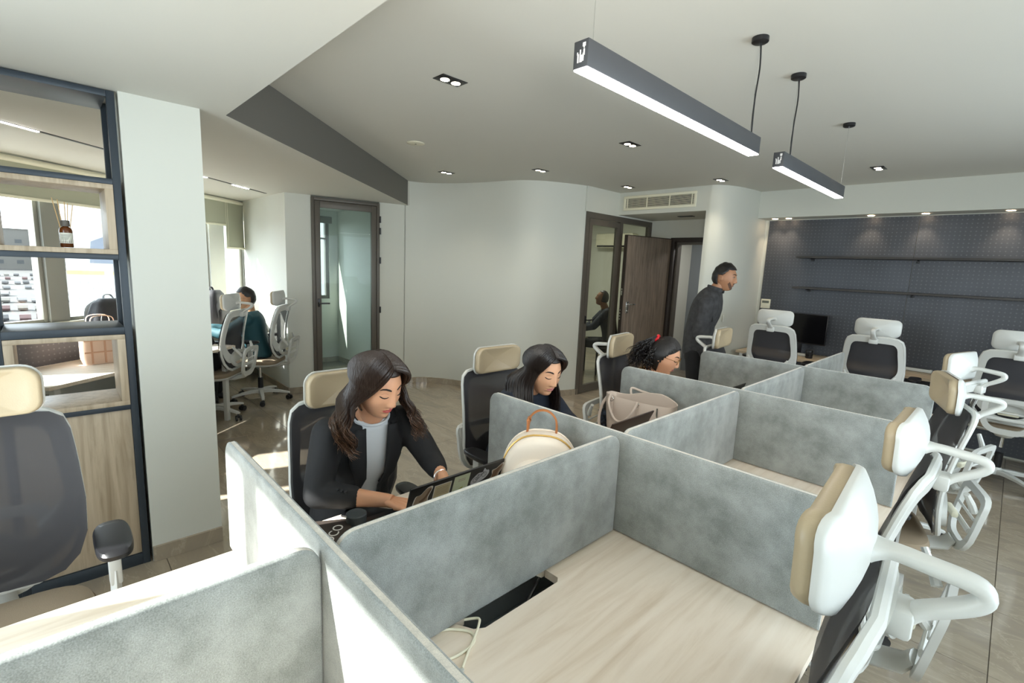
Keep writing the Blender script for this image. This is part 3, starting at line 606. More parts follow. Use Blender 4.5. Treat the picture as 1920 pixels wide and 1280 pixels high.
# cable tray with an adapter seen through the nearest cutout
t = thing('cable_tray', 'grey metal cable tray with black leads inside the foreground desk cutout', 'cable tray', (0,-0.5,0.58))
tg = mat('tray_grey', hexc('8f979c'), 0.5, metal=0.3)
MB().box(-0.09,-0.4,0,0.10,0.4,0.004).box(-0.09,-0.4,0.004,-0.086,0.4,0.09).box(0.096,-0.4,0.004,0.10,0.4,0.09).box(-0.09,0.396,0.004,0.1,0.4,0.12).build('tray', tg, t, smooth=False)
MB().box(-0.03,-0.2,0.004,0.035,-0.02,0.042,b=0.006).build('power_adapter', mat('brown_black', hexc('2e2a28'),0.5), t)
MB().box(-0.01,0.02,0.004,0.05,0.16,0.05,b=0.004).build('socket_block', white_m, t)
for pts in ([(0.03,-0.18,0.05),(0.05,-0.05,0.07),(0.03,0.05,0.09),(0.055,0.1,0.12),(0.02,0.14,0.10)],[(-0.02,-0.05,0.05),(0.04,0.0,0.075),(0.05,0.08,0.085),(0.0,0.13,0.07)],[(0.05,-0.2,0.03),(0.03,-0.02,0.06),(0.0,0.12,0.13),(-0.04,0.18,0.11)]):
    MB().tube(spline(pts,6),0.0045,7).build('lead', black_m, t)
# white network cable on the foreground desk
t = tag(MB().tube(spline([(0.01,-0.66,0.742),(0.035,-0.635,0.748),(0.055,-0.65,0.75),(0.075,-0.68,0.745),(0.10,-0.72,0.7435),(0.125,-0.755,0.7435)],6)+[],0.0032,8).build('network_cable', cream_m),
   'cream network cable with a clear plug lying on the foreground desk', 'cable')
MB().tube(spline([(0.0,-0.73,0.7435),(0.02,-0.70,0.7435),(0.055,-0.675,0.7435),(0.085,-0.69,0.7435),(0.09,-0.74,0.7435),(0.075,-0.80,0.7435),(0.06,-0.85,0.7435)],6),0.0032,8).build('cable_loop', cream_m, t)
MB().box(-0.012,-0.005,0,0.012,0.005,0.008,b=0.001,M=Matrix.Translation((0.135,-0.768,0.7405)) @ Matrix.Rotation(-0.95,4,'Z')).build('plug', mat('clear_plug', hexc('c9ccc6'),0.15), t)
# felt dividers
def felt_panel(name_label, cat, x0, y0, x1, y1, r0, r1, zt=PT, zb=0.744, th=0.024):
    """upright padded panel from (x0,y0) to (x1,y1), top corner radii r0, r1"""
    A = Vector((x0,y0,0)); B = Vector((x1,y1,0)); L = (B-A).length; d = (B-A)/L; n = Vector((-d.y,d.x,0)); h = zt-zb
    poly = [(0,0),(L,0)]
    poly += [(L-r1+r1*math.cos(a), h-r1+r1*math.sin(a)) for a in [PI/2*k/7 for k in range(8)]] if r1 > 0.001 else [(L,h)]
    poly += [(r0+r0*math.cos(a), h-r0+r0*math.sin(a)) for a in [PI/2+PI/2*k/7 for k in range(8)]] if r0 > 0.001 else [(0,h)]
    C0 = (A+B)/2; t = thing('desk_divider', name_label, cat, (C0.x,C0.y,zb), 0, 'grey felt desk dividers')
    M = Matrix(((d.x,0,n.x,A.x-C0.x),(d.y,0,n.y,A.y-C0.y),(0,1,0,0),(0,0,0,1)))
    cx, cy = L/2, h/2
    def inset(q): return [(cx+(x-cx)*(1-2*q/L), cy+(y-cy)*(1-2*q/h)) for x, y in poly]
    e = th/2; rings = []
    for z, q in ((-e,0.006),(-e+0.0025,0.0018),(-e+0.006,0.0)): rings.append([(x,y,z) for x,y in inset(q)])
    MB().loft(rings+[[(x,y,-e+0.0065) for x,y in inset(0.0012)]],M=M).build('felt_face', felt_m, t)
    rings = []
    for z, q in ((e,0.006),(e-0.0025,0.0018),(e-0.006,0.0)): rings.append([(x,y,z) for x,y in inset(q)])
    MB().loft(rings+[[(x,y,e-0.0065) for x,y in inset(0.0012)]],M=M).build('felt_face', felt_m, t)
    MB().loft([[(x,y,z) for x,y in inset(0.0005)] for z in (-e+0.006,e-0.006)],M=M).build('edge_band', felt_trim_m, t)
    return t
CR = {-1.0:'first cross divider, sunlit white at the lower left',0.0:'long cross divider between the first two seated women',1.0:'cross divider beside the curly-haired woman, behind the handbag',2.0:'farthest cross divider, nearest the dark wall'}
for y, lb in CR.items(): felt_panel('grey felt '+lb, 'divider', -0.655 if y > -1 else -0.69, y, 0.625, y, 0.045, 0.05)
SPL = ['grey felt spine divider at the bottom left edge of the picture','grey felt spine divider hiding the lower half of the stickered laptop','grey felt spine divider in front of the handbag','grey felt spine divider in front of the curly-haired woman','grey felt spine divider farthest from the camera']
for c in range(5):
    y0, y1 = YS[c], YS[c+1]
    felt_panel(SPL[c], 'divider', 0, y0+0.014, 0, y1-(0.014 if c < 4 else 0.02), 0.045, 0.045)

# ------------------------------------------------------------------ office chair (built once, facing +x)
def build_chair():
    t = thing('office_chair','chair','office chair')
    # five-star base
    hub = MB().lathe([(0.03,0.075),(0.038,0.085),(0.038,0.125),(0.03,0.14),(0.026,0.14)],20).build('base_hub', white_m, t)
    for k in range(5):
        a = 2*PI*k/5+0.31; R = Matrix.Rotation(a,4,'Z')
        rings = []
        for x, z, w_, h in ((0.02,0.105,0.024,0.02),(0.10,0.107,0.022,0.017),(0.20,0.098,0.019,0.013),(0.28,0.084,0.016,0.010),(0.305,0.078,0.013,0.008)):
            rings.append([(x, yy, z+zz) for yy, zz in ((-w_,-h),(w_,-h),(w_,h*0.5),(w_*0.7,h),(-w_*0.7,h),(-w_,h*0.5))])
        MB().loft(rings,M=R).build('base_leg', white_m, t, ang=30)
        M = R @ Matrix.Translation((0.292,0,0)) @ Matrix.Rotation(0.5+k,4,'Z')
        cs_ = MB().tube([(0,0,0.075),(0,0,0.045)],0.007,8,M=M).box(-0.022,-0.009,0.03,0.016,0.009,0.058,b=0.004,M=M).build('caster', black_m, t)
        for s in (-1,1): MB().cyl((-0.008,s*0.011,0.027),(-0.008,s*0.026,0.027),0.027,18,M=M).build('wheel', black_m, cs_)
    MB().cyl((0,0,0.13),(0,0,0.26),0.027,18).build('gas_lift_sleeve', black_m, t); MB().cyl((0,0,0.26),(0,0,0.40),0.014,14).build('gas_lift_piston', chrome_m, t)
    MB().box(-0.13,-0.075,0.385,0.10,0.075,0.42,b=0.012).build('seat_mechanism', black_m, t)
    # seat pan and cushion
    def seat_ring(z, sc, wx=0.25, wy=0.255, off=0.01):
        p = []
        for k in range(36):
            a = 2*PI*k/36; c, s = math.cos(a), math.sin(a); e = 2/4.2
            p.append((off+math.copysign(abs(c)**e,c)*wx*sc, math.copysign(abs(s)**e,s)*wy*sc, z+ (0.012*(1-abs(s)) if False else 0)-0.02*max(0,c)**3))
        return p
    MB().loft([seat_ring(0.418,0.80),seat_ring(0.425,0.95),seat_ring(0.44,1.0),seat_ring(0.446,0.99)]).build('seat_pan', white_m, t)
    MB().loft([seat_ring(0.446,0.955),seat_ring(0.465,0.975),seat_ring(0.485,0.94),seat_ring(0.494,0.84),seat_ring(0.497,0.6),seat_ring(0.495,0.3)]).build('seat', seat_m, t)
    # back: profile x(z), front of the mesh
    def bx_(z):  # lumbar curve
        u = (z-0.53)/(1.0-0.53); return -0.243-0.022*u*u+0.026*math.sin(PI*min(max(u,0),1)*1.1+0.2)-0.008*u
    def hw(z):   # half width outline
        pts = [(0.515,0.11),(0.535,0.165),(0.58,0.205),(0.65,0.228),(0.75,0.232),(0.88,0.222),(0.95,0.212),(0.985,0.198),(1.003,0.165),(1.008,0.11)]
        for (a, wa), (b, wb) in zip(pts, pts[1:]):
            if a <= z <= b: return wa+(wb-wa)*(z-a)/(b-a)
        return pts[0][1] if z < pts[0][0] else pts[-1][1]
    def zf(z): return 0.515+(z-0.515)*1.15
    def bp(y, z, off=0.0): return (bx_(z)+0.55*y*y-off, y, zf(z))
    zs = [0.515,0.525,0.535,0.555,0.58,0.61,0.65,0.70,0.75,0.80,0.85,0.90,0.93,0.95,0.97,0.985,0.995,1.003,1.008]
    def ms(u, v):
        i = v*(len(zs)-1); z = zs[int(round(i))]; return bp((2*u-1)*(hw(z)+0.011), z)
    MB().grid(ms, 16, len(zs)-1).build('backrest_mesh', mesh_m, t, fixn=False)
    out = [(hw(z), z) for z in zs]; loop = [(-w_,z) for w_, z in out]+[(w_,z) for w_, z in reversed(out)]
    pts = [bp(y, z, 0.017) for y, z in loop]
    MB().tube(pts, 0.0125, 8, closed=True, up=(1,0,0), flat=(0.9,1.0)).build('backrest_frame', white_m, t)
    # inner frame: broad white band round the upper panel with chamfered lower corners, seen from behind
    def strip(name, oy, iy, offs=0.02, th=0.008, par=t):
        n = len(oy); vs = []
        for (y, z) in oy: vs.append(bp(y,z,offs))
        for (y, z) in iy: vs.append(bp(y,z,offs))
        for (y, z) in oy: vs.append(bp(y,z,offs+th))
        for (y, z) in iy: vs.append(bp(y,z,offs+th))
        fs = []
        for i in range(n):
            j = (i+1) % n
            fs += [(i,j,n+j,n+i),(2*n+i,3*n+i,3*n+j,2*n+j),(i,2*n+i,2*n+j,j),(n+i,n+j,3*n+j,3*n+i)]
        return MB().add(vs, fs).build(name, white_m, par, ang=35)
    outer, inner = [], []
    keys_o = [(0.0,1.005),(0.12,1.003),(0.18,0.99),(0.205,0.955),(0.214,0.90),(0.228,0.80),(0.228,0.72),(0.205,0.64),(0.16,0.585),(0.10,0.575),(0.0,0.575)]
    keys_i = [(0.0,0.965),(0.12,0.963),(0.155,0.952),(0.172,0.925),(0.178,0.88),(0.190,0.80),(0.19,0.745),(0.165,0.70),(0.125,0.655),(0.08,0.645),(0.0,0.645)]
    def full(k): s_ = spline([(y,z,0) for y,z in k],3); s_ = [(p[0],p[1]) for p in s_]; return s_+[(-y,z) for y,z in reversed(s_[1:-1])]
    strip('back_ring', full(keys_o), full(keys_i))
    keys_o = [(0.0,0.60),(0.08,0.598),(0.155,0.585),(0.18,0.56),(0.165,0.535),(0.11,0.515),(0.0,0.512)]
    # lumbar: two oval rings low on the back with a pad between them
    lum = strip('lumbar_ring', [(0.135*math.cos(a),0.60+0.075*math.sin(a)) for a in [2*PI*k/28 for k in range(28)]], [(0.105*math.cos(a),0.60+0.048*math.sin(a)) for a in [2*PI*k/28 for k in range(28)]], 0.03, 0.02)
    MB().box(-0.325,-0.06,0.585,-0.30,0.06,0.615,b=0.008).build('lumbar_pad', cream_m, lum)
    # rear bracket: rounded frame standing off behind the lower back, with cross bars
    tilt = 0.20
    def rb(y, s): return (-0.355+ -tilt*(s-0.14)*0.0 + 0.30*(0.14-s)*0.55, y, 0.44+s)
    def rstrip(oy, iy, th=0.02):
        n = len(oy); vs = [rb(y,s) for y,s in oy]+[rb(y,s) for y,s in iy]; vs += [(x-th,y,z) for x,y,z in vs]; fs = []
        for i in range(n):
            j = (i+1) % n; fs += [(i,j,n+j,n+i),(2*n+i,3*n+i,3*n+j,2*n+j),(i,2*n+i,2*n+j,j),(n+i,n+j,3*n+j,3*n+i)]
        return vs, fs
    kb_o = [(0.0,0.29),(0.11,0.288),(0.15,0.262),(0.152,0.20),(0.145,0.08),(0.10,0.02),(0.05,0.0),(0.0,0.0)]
    kb_i = [(0.0,0.258),(0.09,0.256),(0.115,0.24),(0.117,0.19),(0.112,0.10),(0.08,0.055),(0.04,0.045),(0.0,0.045)]
    def full2(k): s_ = spline([(y,z,0) for y,z in k],2); s_ = [(p[0],p[1]) for p in s_]; return s_+[(-y,z) for y,z in reversed(s_[1:-1])]
    v_, f_ = rstrip(full2(kb_o), full2(kb_i)); br = MB().add(v_, f_).build('rear_bracket', white_m, t, ang=35)
    MB().tube([rb(-0.115,0.12),rb(0.115,0.12)],0.012,8,up=(1,0,0),flat=(0.8,1.2)).build('cross_bar', white_m, br)
    MB().tube([rb(-0.115,0.175),rb(0.115,0.175)],0.006,8,up=(1,0,0)).build('cross_bar', white_m, br)
    MB().tube([(-0.10,0,0.405),(-0.22,0,0.41),(-0.31,0,0.435),(-0.335,0,0.47)],[0.03,0.03,0.03,0.025],10,up=(0,1,0),flat=(1.9,0.7)).build('back_arm', white_m, t)
    for s in (-1,1): MB().tube([(-0.35,s*0.13,0.66),(-0.33,s*0.16,0.70),(-0.300,s*0.19,0.75)],[0.016,0.014,0.011],8).build('bracket_strut', white_m, t)
    if False: MB().tube([(-0.352,0,0.72),(-0.335,0,0.80),(-0.328,0,0.92),(-0.318,0,1.03)],[0.014,0.013,0.013,0.014],8,up=(0,1,0),flat=(1.8,0.8)).build('spine_bar', white_m, t)
    # headrest with its V-shaped arm
    hr = MB(); zc = 1.165; 
    def pad(u, v, off):
        y = (2*u-1)*0.165; z = (2*v-1)*0.07
        return (-0.20+0.9*y*y+0.9*z*z*2.0+off, y, zc+z)
    def pad_loft(x0, x1, w_, h_, r, bulge):
        rings = []
        for k in range(9):
            q = k/8; x = x0+(x1-x0)*q; sc = 1-0.10*(abs(2*q-1)**4)
            rings.append([(x+1.5*yy*yy+(0.018*(zz/0.07)**2 if zz > 0 else 0.004*(zz/0.07)**2), yy*sc, zc+zz*sc+ (0.0)) for yy, zz in rrect(w_,h_,r,5)])
        return rings
    def cx_(y, z): return 1.5*y*y+(2.6*z*z if z > 0 else 0.8*z*z)
    def pad_solid(xs, w_, h_, r, sizes):
        rings = []
        for x, s in zip(xs, sizes): rings.append([(x+cx_(yy*s,zz*s), yy*s, zc+zz*s) for yy, zz in rrect(w_,h_,r,6)])
        return MB().loft(rings)
    pad_solid([-0.262]*6+[-0.258,-0.244,-0.232,-0.228]+[-0.2275]*4,0.335,0.15,0.045,[0.08,0.3,0.5,0.7,0.88,0.97,1.0,1.0,0.97,0.93,0.8,0.6,0.35,0.1]).build('headrest_cushion', leather_m, t, ang=60)
    pad_solid([-0.277]*6+[-0.272,-0.264]+[-0.2625]*5,0.345,0.158,0.048,[0.08,0.3,0.5,0.7,0.88,0.98,1.0,1.0,0.97,0.8,0.6,0.35,0.1]).build('headrest_shell', white_m, t, ang=60)
    mb = MB(); vp = spline([(-0.272,0,zc-0.01),(-0.30,0,zc-0.005),(-0.34,0,zc-0.008),(-0.396,0,zc-0.014),(-0.410,0,zc-0.028),(-0.400,0,zc-0.045),(-0.372,0,zc-0.066),(-0.342,0,zc-0.086),(-0.324,0,zc-0.108)],4)
    rad = []
    for i in range(len(vp)):
        q = i/(len(vp)-1); wv = 0.024+0.012*max(0,1-q*9)-0.006*math.sin(PI*q)+0.010*max(0,q*6-5); hv = 0.0095+0.003*math.sin(PI*min(1,q*1.0))+0.009*max(0,1-q*9); rad.append((hv, wv))
    mb.tube(vp, rad, 10, up=None) if False else None
    P = [Vector(p) for p in vp]; rings = []
    for i, p in enumerate(P):
        tdir = (P[min(i+1,len(P)-1)]-P[max(i-1,0)]).normalized(); a = Vector((0,1,0)); b = tdir.cross(a); hv, wv = rad[i]
        rings.append([p+a*math.copysign(abs(math.cos(q))**0.7,math.cos(q))*wv+b*math.copysign(abs(math.sin(q))**0.7,math.sin(q))*hv for q in [2*PI*j/14 for j in range(14)]])
    mb.loft(rings).build('headrest_arm', white_m, t, ang=50)
    MB().box(-0.338,-0.034,1.025,-0.302,0.034,1.072,b=0.008).build('headrest_socket', white_m, t)
    # armrests
    for s in (-1,1):
        ar = MB().tube([(-0.02,s*0.20,0.43),(-0.02,s*0.265,0.44),(-0.02,s*0.29,0.47),(-0.02,s*0.292,0.60)],[0.02,0.02,0.02,0.017],10,up=(1,0,0),flat=(1.6,0.8)).box(-0.043,s*0.292-0.016,0.55,0.005,s*0.292+0.016,0.695,b=0.006).build('armrest_post', white_m, t)
        p_ = []
        for z, sc in ((0.695,0.86),(0.702,0.98),(0.715,1.0),(0.722,0.93),(0.724,0.7)):
            p_.append([(0.01+xx*sc*0.125, s*0.292+yy*sc*0.047, z) for xx, yy in [(math.copysign(abs(math.cos(a))**0.6,math.cos(a)), math.copysign(abs(math.sin(a))**0.7,math.sin(a))) for a in [2*PI*k/28 for k in range(28)]]])
        MB().loft(p_).build('armrest_pad', black_m, t)
    return t
chair0 = build_chair(); _used = [False]
def set_part(root, stem, f):
    for c in root.children:
        if c.name.split('.')[0] == stem: f(c)
def place_chair(x, y, deg, label, group, hz=0.0, lift=0.0, base=0.0):
    o = chair0 if not _used[0] else dup(chair0)
    _used[0] = True; o.location = (x,y,0); o.rotation_euler = (0,0,math.radians(deg)); o['label'] = label; o['group'] = group
    for c in o.children:
        st = c.name.split('.')[0]; z = c.location.z*0
        if st in ('base_hub','base_leg','caster'): c.rotation_euler = (0,0,math.radians(base)); continue
        if st == 'gas_lift_sleeve': continue
        dz = lift + ((-0.075-lift if x > 0 else -0.075-lift) if st.startswith('armrest') and -1.1 < x < 1 and -1 < y < 3.5 else 0) + (hz if st.startswith('headrest') and st not in ('headrest_socket',) else 0)
        c.location = (-0.14 if (st.startswith('armrest') and -0.95 < x < -0.8 and y < 0) else 0,0,dz-(0.10 if (st.startswith('armrest') and -0.95 < x < -0.8 and y < 0) else 0))
    return o
CH = [
 (-1.0,-1.555,0,'black mesh chair with beige headrest at the left edge, nearest the windows','chairs on the women side',0.0,0.015,10),
 (-0.87,-0.46,0,'chair with beige headrest behind the woman in the black blazer','chairs on the women side',-0.02,-0.065,30),
 (-0.97,0.51,0,'chair with beige headrest behind the straight-haired woman in navy','chairs on the women side',-0.02,-0.06,50),
 (-0.78,1.51,9,'chair with beige headrest behind the curly-haired woman in glasses','chairs on the women side',-0.01,-0.04,5),
 (-0.49,2.48,6,'empty chair whose beige headrest stands in front of the standing man','chairs on the women side',-0.01,-0.02,20),
 (0.475,-0.43,184,'nearest white-shelled chair at the lower right corner','empty chairs on the right side',-0.01,0.05,0),
 (0.455,0.52,180,'second white-shelled chair from the lower right corner','empty chairs on the right side',-0.015,0.0,40),
 (0.48,1.50,196,'third white-shelled chair, turned so its beige headrest faces the desks','empty chairs on the right side',-0.02,0.0,20),
 (0.47,2.50,165,'farthest of the empty right side chairs, its white headrest shell towards the camera','empty chairs on the right side',0.0,0.0,60),
 (-0.84,4.26,90,'leftmost chair at the dark wall, in front of the monitor','chairs along the dark wall',0.0,0.05,15),
 (0.02,4.26,90,'middle chair at the dark wall, seen from behind','chairs along the dark wall',0.0,0.05,35),
 (0.93,4.28,90,'rightmost chair at the dark wall, its base fully visible','chairs along the dark wall',0.0,0.05,-10),
 (-4.53,-0.25,232,'nearer white chair of the left room, just right of the column','chairs in the left room',0.0,0.0,0),
 (-4.93,0.31,233,'white chair holding the man in teal in the left room','chairs in the left room',0.0,0.0,25),
]
for c in CH: place_chair(*c[:3], 'white-framed office chair: '+c[3] if False else c[3], c[4], c[5], c[6], c[7])
# red tag on the second right chair
o = MB().box(-0.03,-0.002,0,0.03,0.002,0.02,b=0.001).build('red_tag', mat('red_cloth', hexc('b02028'),0.7)); o.location = (0.50,0.243,0.44); tag(o, 'small red cloth tag under the seat of the second right chair', 'tag')

# ------------------------------------------------------------------ open shelf unit beside the column
sh = thing('shelf_unit', 'open blue-grey steel and oak shelf unit standing against the column on the left', 'shelf unit', (-2.26,-1.53,0))
M = Matrix.Translation((2.26,1.53,0)); SX0, SX1 = -2.41, -2.11
YB = [-1.067,-1.512,-1.96]
for y in YB:
    for x in (SX1-0.03,SX0): MB().box(x,y-0.03,0,x+0.03,y,2.325,b=0.002,M=M).build('post', shelf_m, sh)
def sboard(z0, z1, y0, y1, m, nm): return MB().box(SX0,y0,z0,SX1-0.001,y1,z1,b=0.0015,M=M).build(nm, m, sh)
for bay in range(2):
    y1, y0 = YB[bay]-0.03, YB[bay+1]
    sboard(2.298,2.325,y0,y1,shelf_m,'top_board'); sboard(1.915,1.94,y0,y1,shelf_m,'shelf_board'); sboard(1.57,1.595,y0,y1,shelf_m,'shelf_board'); sboard(1.215,1.25,y0,y1,shelf_m,'shelf_board'); sboard(0.838,0.862,y0,y1,shelf_m,'shelf_board'); sboard(0.0,0.06,y0,y1,shelf_m,'bottom_rail')
    for z0, z1 in ((1.596,1.914),(0.863,1.214)):
        bxp = MB(); w_ = 0.022; bxp.box(SX0+0.002,y0+0.001,z0,SX1+0.004,y1-0.001,z0+w_,b=0.001,M=M).box(SX0+0.002,y0+0.001,z1-w_,SX1+0.004,y1-0.001,z1,b=0.001,M=M).box(SX0+0.002,y0+0.001,z0+w_,SX1+0.004,y0+0.001+w_*1.4,z1-w_,b=0.001,M=M).box(SX0+0.002,y1-0.001-w_*1.4,z0+w_,SX1+0.004,y1-0.001,z1-w_,b=0.001,M=M)
        bxp.build('oak_box', oakz_m, sh)
    MB().box(SX0,y0+0.001,0.062,SX1-0.012,y1-0.001,0.836,b=0.001,M=M).build('cabinet_front', oakz_m, sh)
# reed diffuser
rd = thing('reed_diffuser', 'amber glass reed diffuser bottle with a label on the upper oak shelf box', 'diffuser', (-2.2,-1.272,1.619)); rd.scale = (1.05,1.05,1.12)
amber = mat('amber_glass', hexc('5a2c0c'), 0.12, coat=0.5); 
MB().lathe([(0.001,0),(0.021,0),(0.0225,0.003),(0.0225,0.066),(0.020,0.076),(0.011,0.083),(0.010,0.09),(0.001,0.09)],28).build('bottle', amber, rd)
MB().lathe([(0.014,0.084),(0.0155,0.086),(0.0155,0.106),(0.013,0.108),(0.001,0.108)],24).build('collar', mat('grey_cap', hexc('5a554e'),0.5), rd)
lb = MB(); lb.grid(lambda u,v: (0.0229*math.cos(-1.15+u*2.3), 0.0229*math.sin(-1.15+u*2.3), 0.016+v*0.042), 16, 1); lb.build('paper_label', mat('label_paper', hexc('d8d8cc'),0.8), rd, fixn=False)
lm = MB()
for k in range(5): lm.grid(lambda u,v,k=k: (0.0232*math.cos(-0.8+u*(1.5-0.12*k)), 0.0232*math.sin(-0.8+u*(1.5-0.12*k)), 0.050-k*0.0045+v*0.0016), 8, 1)
lm.build('printed_lines', mat('ink_grey', hexc('77776c'),0.8), rd, fixn=False); lm = MB()
for k in range(6):
    a = -0.7+k*0.27; h = 0.008+0.006*((k*7) % 3); lm.add([(0.0233*math.cos(a-0.05),0.0233*math.sin(a-0.05),0.018),(0.0233*math.cos(a+0.05),0.0233*math.sin(a+0.05),0.018),(0.0233*math.cos(a+0.03),0.0233*math.sin(a+0.03),0.018+h)],[(0,1,2)])
lm.build('printed_leaves', mat('ink_brown', hexc('4c3f38'),0.8), rd, fixn=False)
for k, (dx, dy) in enumerate(((-0.01,-0.035),(0.006,-0.018),(-0.004,0.004),(0.008,0.014),(0.0,0.03))):
    MB().cyl((dx*0.2,dy*0.2,0.02),(dx,dy,0.195-0.006*k),0.0018,6).build('reed', mat('reed', hexc('c9a878'),0.8) if 'reed' not in MATS else MATS['reed'], rd)

# ------------------------------------------------------------------ left room furniture
def facade_desk(s0, s1, label, off=0.0):
    c = fp((s0+s1)/2,-0.35-off); t = thing('desk', label, 'desk', (c.x,c.y,0), 0, 'desks under the left room windows')
    Mx = Matrix.Translation(-t.location) @ FM @ Matrix.Translation((0,-off,0))
    MB().box(s0,-0.66,0.715,s1,-0.05,0.74,b=0.002,M=Mx).build('desktop', oak_m, t)
    for s in (s0+0.08,s1-0.08):
        for o_ in (-0.6,-0.12): MB().box(s-0.02,o_-0.02,0,s+0.02,o_+0.02,0.714,b=0.002,M=Mx).build('leg', white_m, t)
        MB().box(s-0.018,-0.58,0.67,s+0.018,-0.14,0.713,b=0.002,M=Mx).build('side_rail', white_m, t)
    return t
facade_desk(0.15,1.9,'sunlit desk under the left window, seen through the shelf unit'); facade_desk(0.15,1.86,'nearer sunlit desk behind the shelf unit, in front of the perforated panel', 0.64); facade_desk(1.92,3.75,'desk in front of the man in teal')
t = tag(MB().box(0,-0.688,0.742,1.7,-0.672,0.93,M=Matrix.Identity(4)).build('perforated_modesty_panel', peg_m, smooth=False), 'dark perforated panel standing between the two sunlit desks', 'panel'); t.matrix_world = FM @ Matrix.Translation((0.15,0.0,0.0))
def power_strip(loc, rz, label):
    t = thing('power_strip', label, 'power strip', loc, rz); MB().box(-0.15,-0.03,0,0.15,0.03,0.035,b=0.01).build('housing', white_m, t); MB().box(-0.13,-0.02,0.033,0.13,0.02,0.037,b=0.003).build('socket_face', black_m, t); return t
def rucksack(name, label, loc, rz, w_, d_, h, m, tm, strap=True):
    t = thing(name, label, 'bag', loc, rz); rings = []
    for k in range(11):
        q = k/10; z = h*q; sw = (1-0.25*q**3)*(0.94+0.06*math.sin(PI*q)) if q < 0.97 else 0.55; sd = (1-0.55*q**2.2)
        if q > 0.97: sd *= 0.6
        rings.append([(x*sd+0.02*q, y*sw, z+0.004*math.sin(9*y+k)) for x, y in rrect(d_,w_,min(d_,w_)*0.35,5)])
    b = MB().loft(rings).build('bag_body', m, t, ang=70)
    MB().box(d_*0.38,-w_*0.36,h*0.10,d_*0.62,w_*0.36,h*0.5,b=0.03).build('front_pocket', m, t)
    MB().tube(spline([(-0.02,-0.05,h*0.97),(-0.03,-0.03,h*1.07),(-0.03,0.03,h*1.07),(-0.02,0.05,h*0.97)],5),0.008,8,flat=(1.5,0.6)).build('top_handle', tm, t)
    for s in (-1,1): MB().tube(spline([(-d_*0.25,s*w_*0.2,h*0.92),(-d_*0.62,s*w_*0.24,h*0.75),(-d_*0.62,s*w_*0.28,h*0.35),(-d_*0.45,s*w_*0.32,h*0.08)],5),0.016,8,flat=(1.3,0.4)).build('shoulder_strap', tm, t)
    MB().tube([(x*1.01,y,z) for x,y,z in spline([(d_*0.46,-w_*0.42,h*0.25),(d_*0.40,-w_*0.40,h*0.65),(d_*0.2,0,h*0.98),(d_*0.40,w_*0.40,h*0.65),(d_*0.46,w_*0.42,h*0.25)],6)],0.004,6).build('zip', tm, t)
    return t
dk = mat('dark_nylon', hexc('2b2b2f'), 0.55, bump=(30,0.5)); gt = mat('grey_strap', hexc('8d9294'), 0.6)
q = fp(1.62,-0.22); rucksack('dark_backpack','dark backpack with grey trim slumped in front of the left window', (q.x,q.y,0.74), math.atan2(-fn.y,-fn.x), 0.44,0.22,0.42, dk, gt)
q = fp(2.95,-0.22); rucksack('dark_backpack','black puffy backpack beside the column in the left room', (q.x,q.y,0.74), math.atan2(-fn.y,-fn.x)+0.3, 0.36,0.22,0.44, dk, dk)
q = fp(1.0,-0.80); power_strip((q.x,q.y,0.741), math.atan2(fd.y,fd.x)+0.1, 'white power strip on the sunlit window desk')
tt = thing('tote_bag', 'pale peach checked tote bag on the sunlit desk, seen through the lower shelf box', 'bag', (-4.02,-1.08,0.741), 0.2)
pe = mat('peach_canvas', hexc('e3c3ac'), 0.85); pe2 = mat('peach_stripe', hexc('cfa083'), 0.85)
MB().loft([[(x*s,y*s,z) for x,y in rrect(0.14,0.26,0.04)] for z, s in ((0,0.95),(0.05,1.0),(0.2,1.0),(0.27,0.96),(0.275,0.9))]).build('bag_body', pe, tt)
for k in range(-1,2): MB().box(0.069,k*0.08-0.006,0.01,0.0735,k*0.08+0.006,0.265).build('stripe', pe2, tt, smooth=False)
MB().box(0.069,-0.125,0.09,0.074,0.125,0.10).box(0.069,-0.125,0.18,0.074,0.125,0.19).build('cross_stripe', pe2, tt, smooth=False)
for x in (-0.05,0.05): MB().tube(spline([(x,-0.07,0.26),(x,-0.06,0.36),(x,0.06,0.36),(x,0.07,0.26)],6),0.006,8,flat=(1.4,0.5)).build('handle', pe, tt)

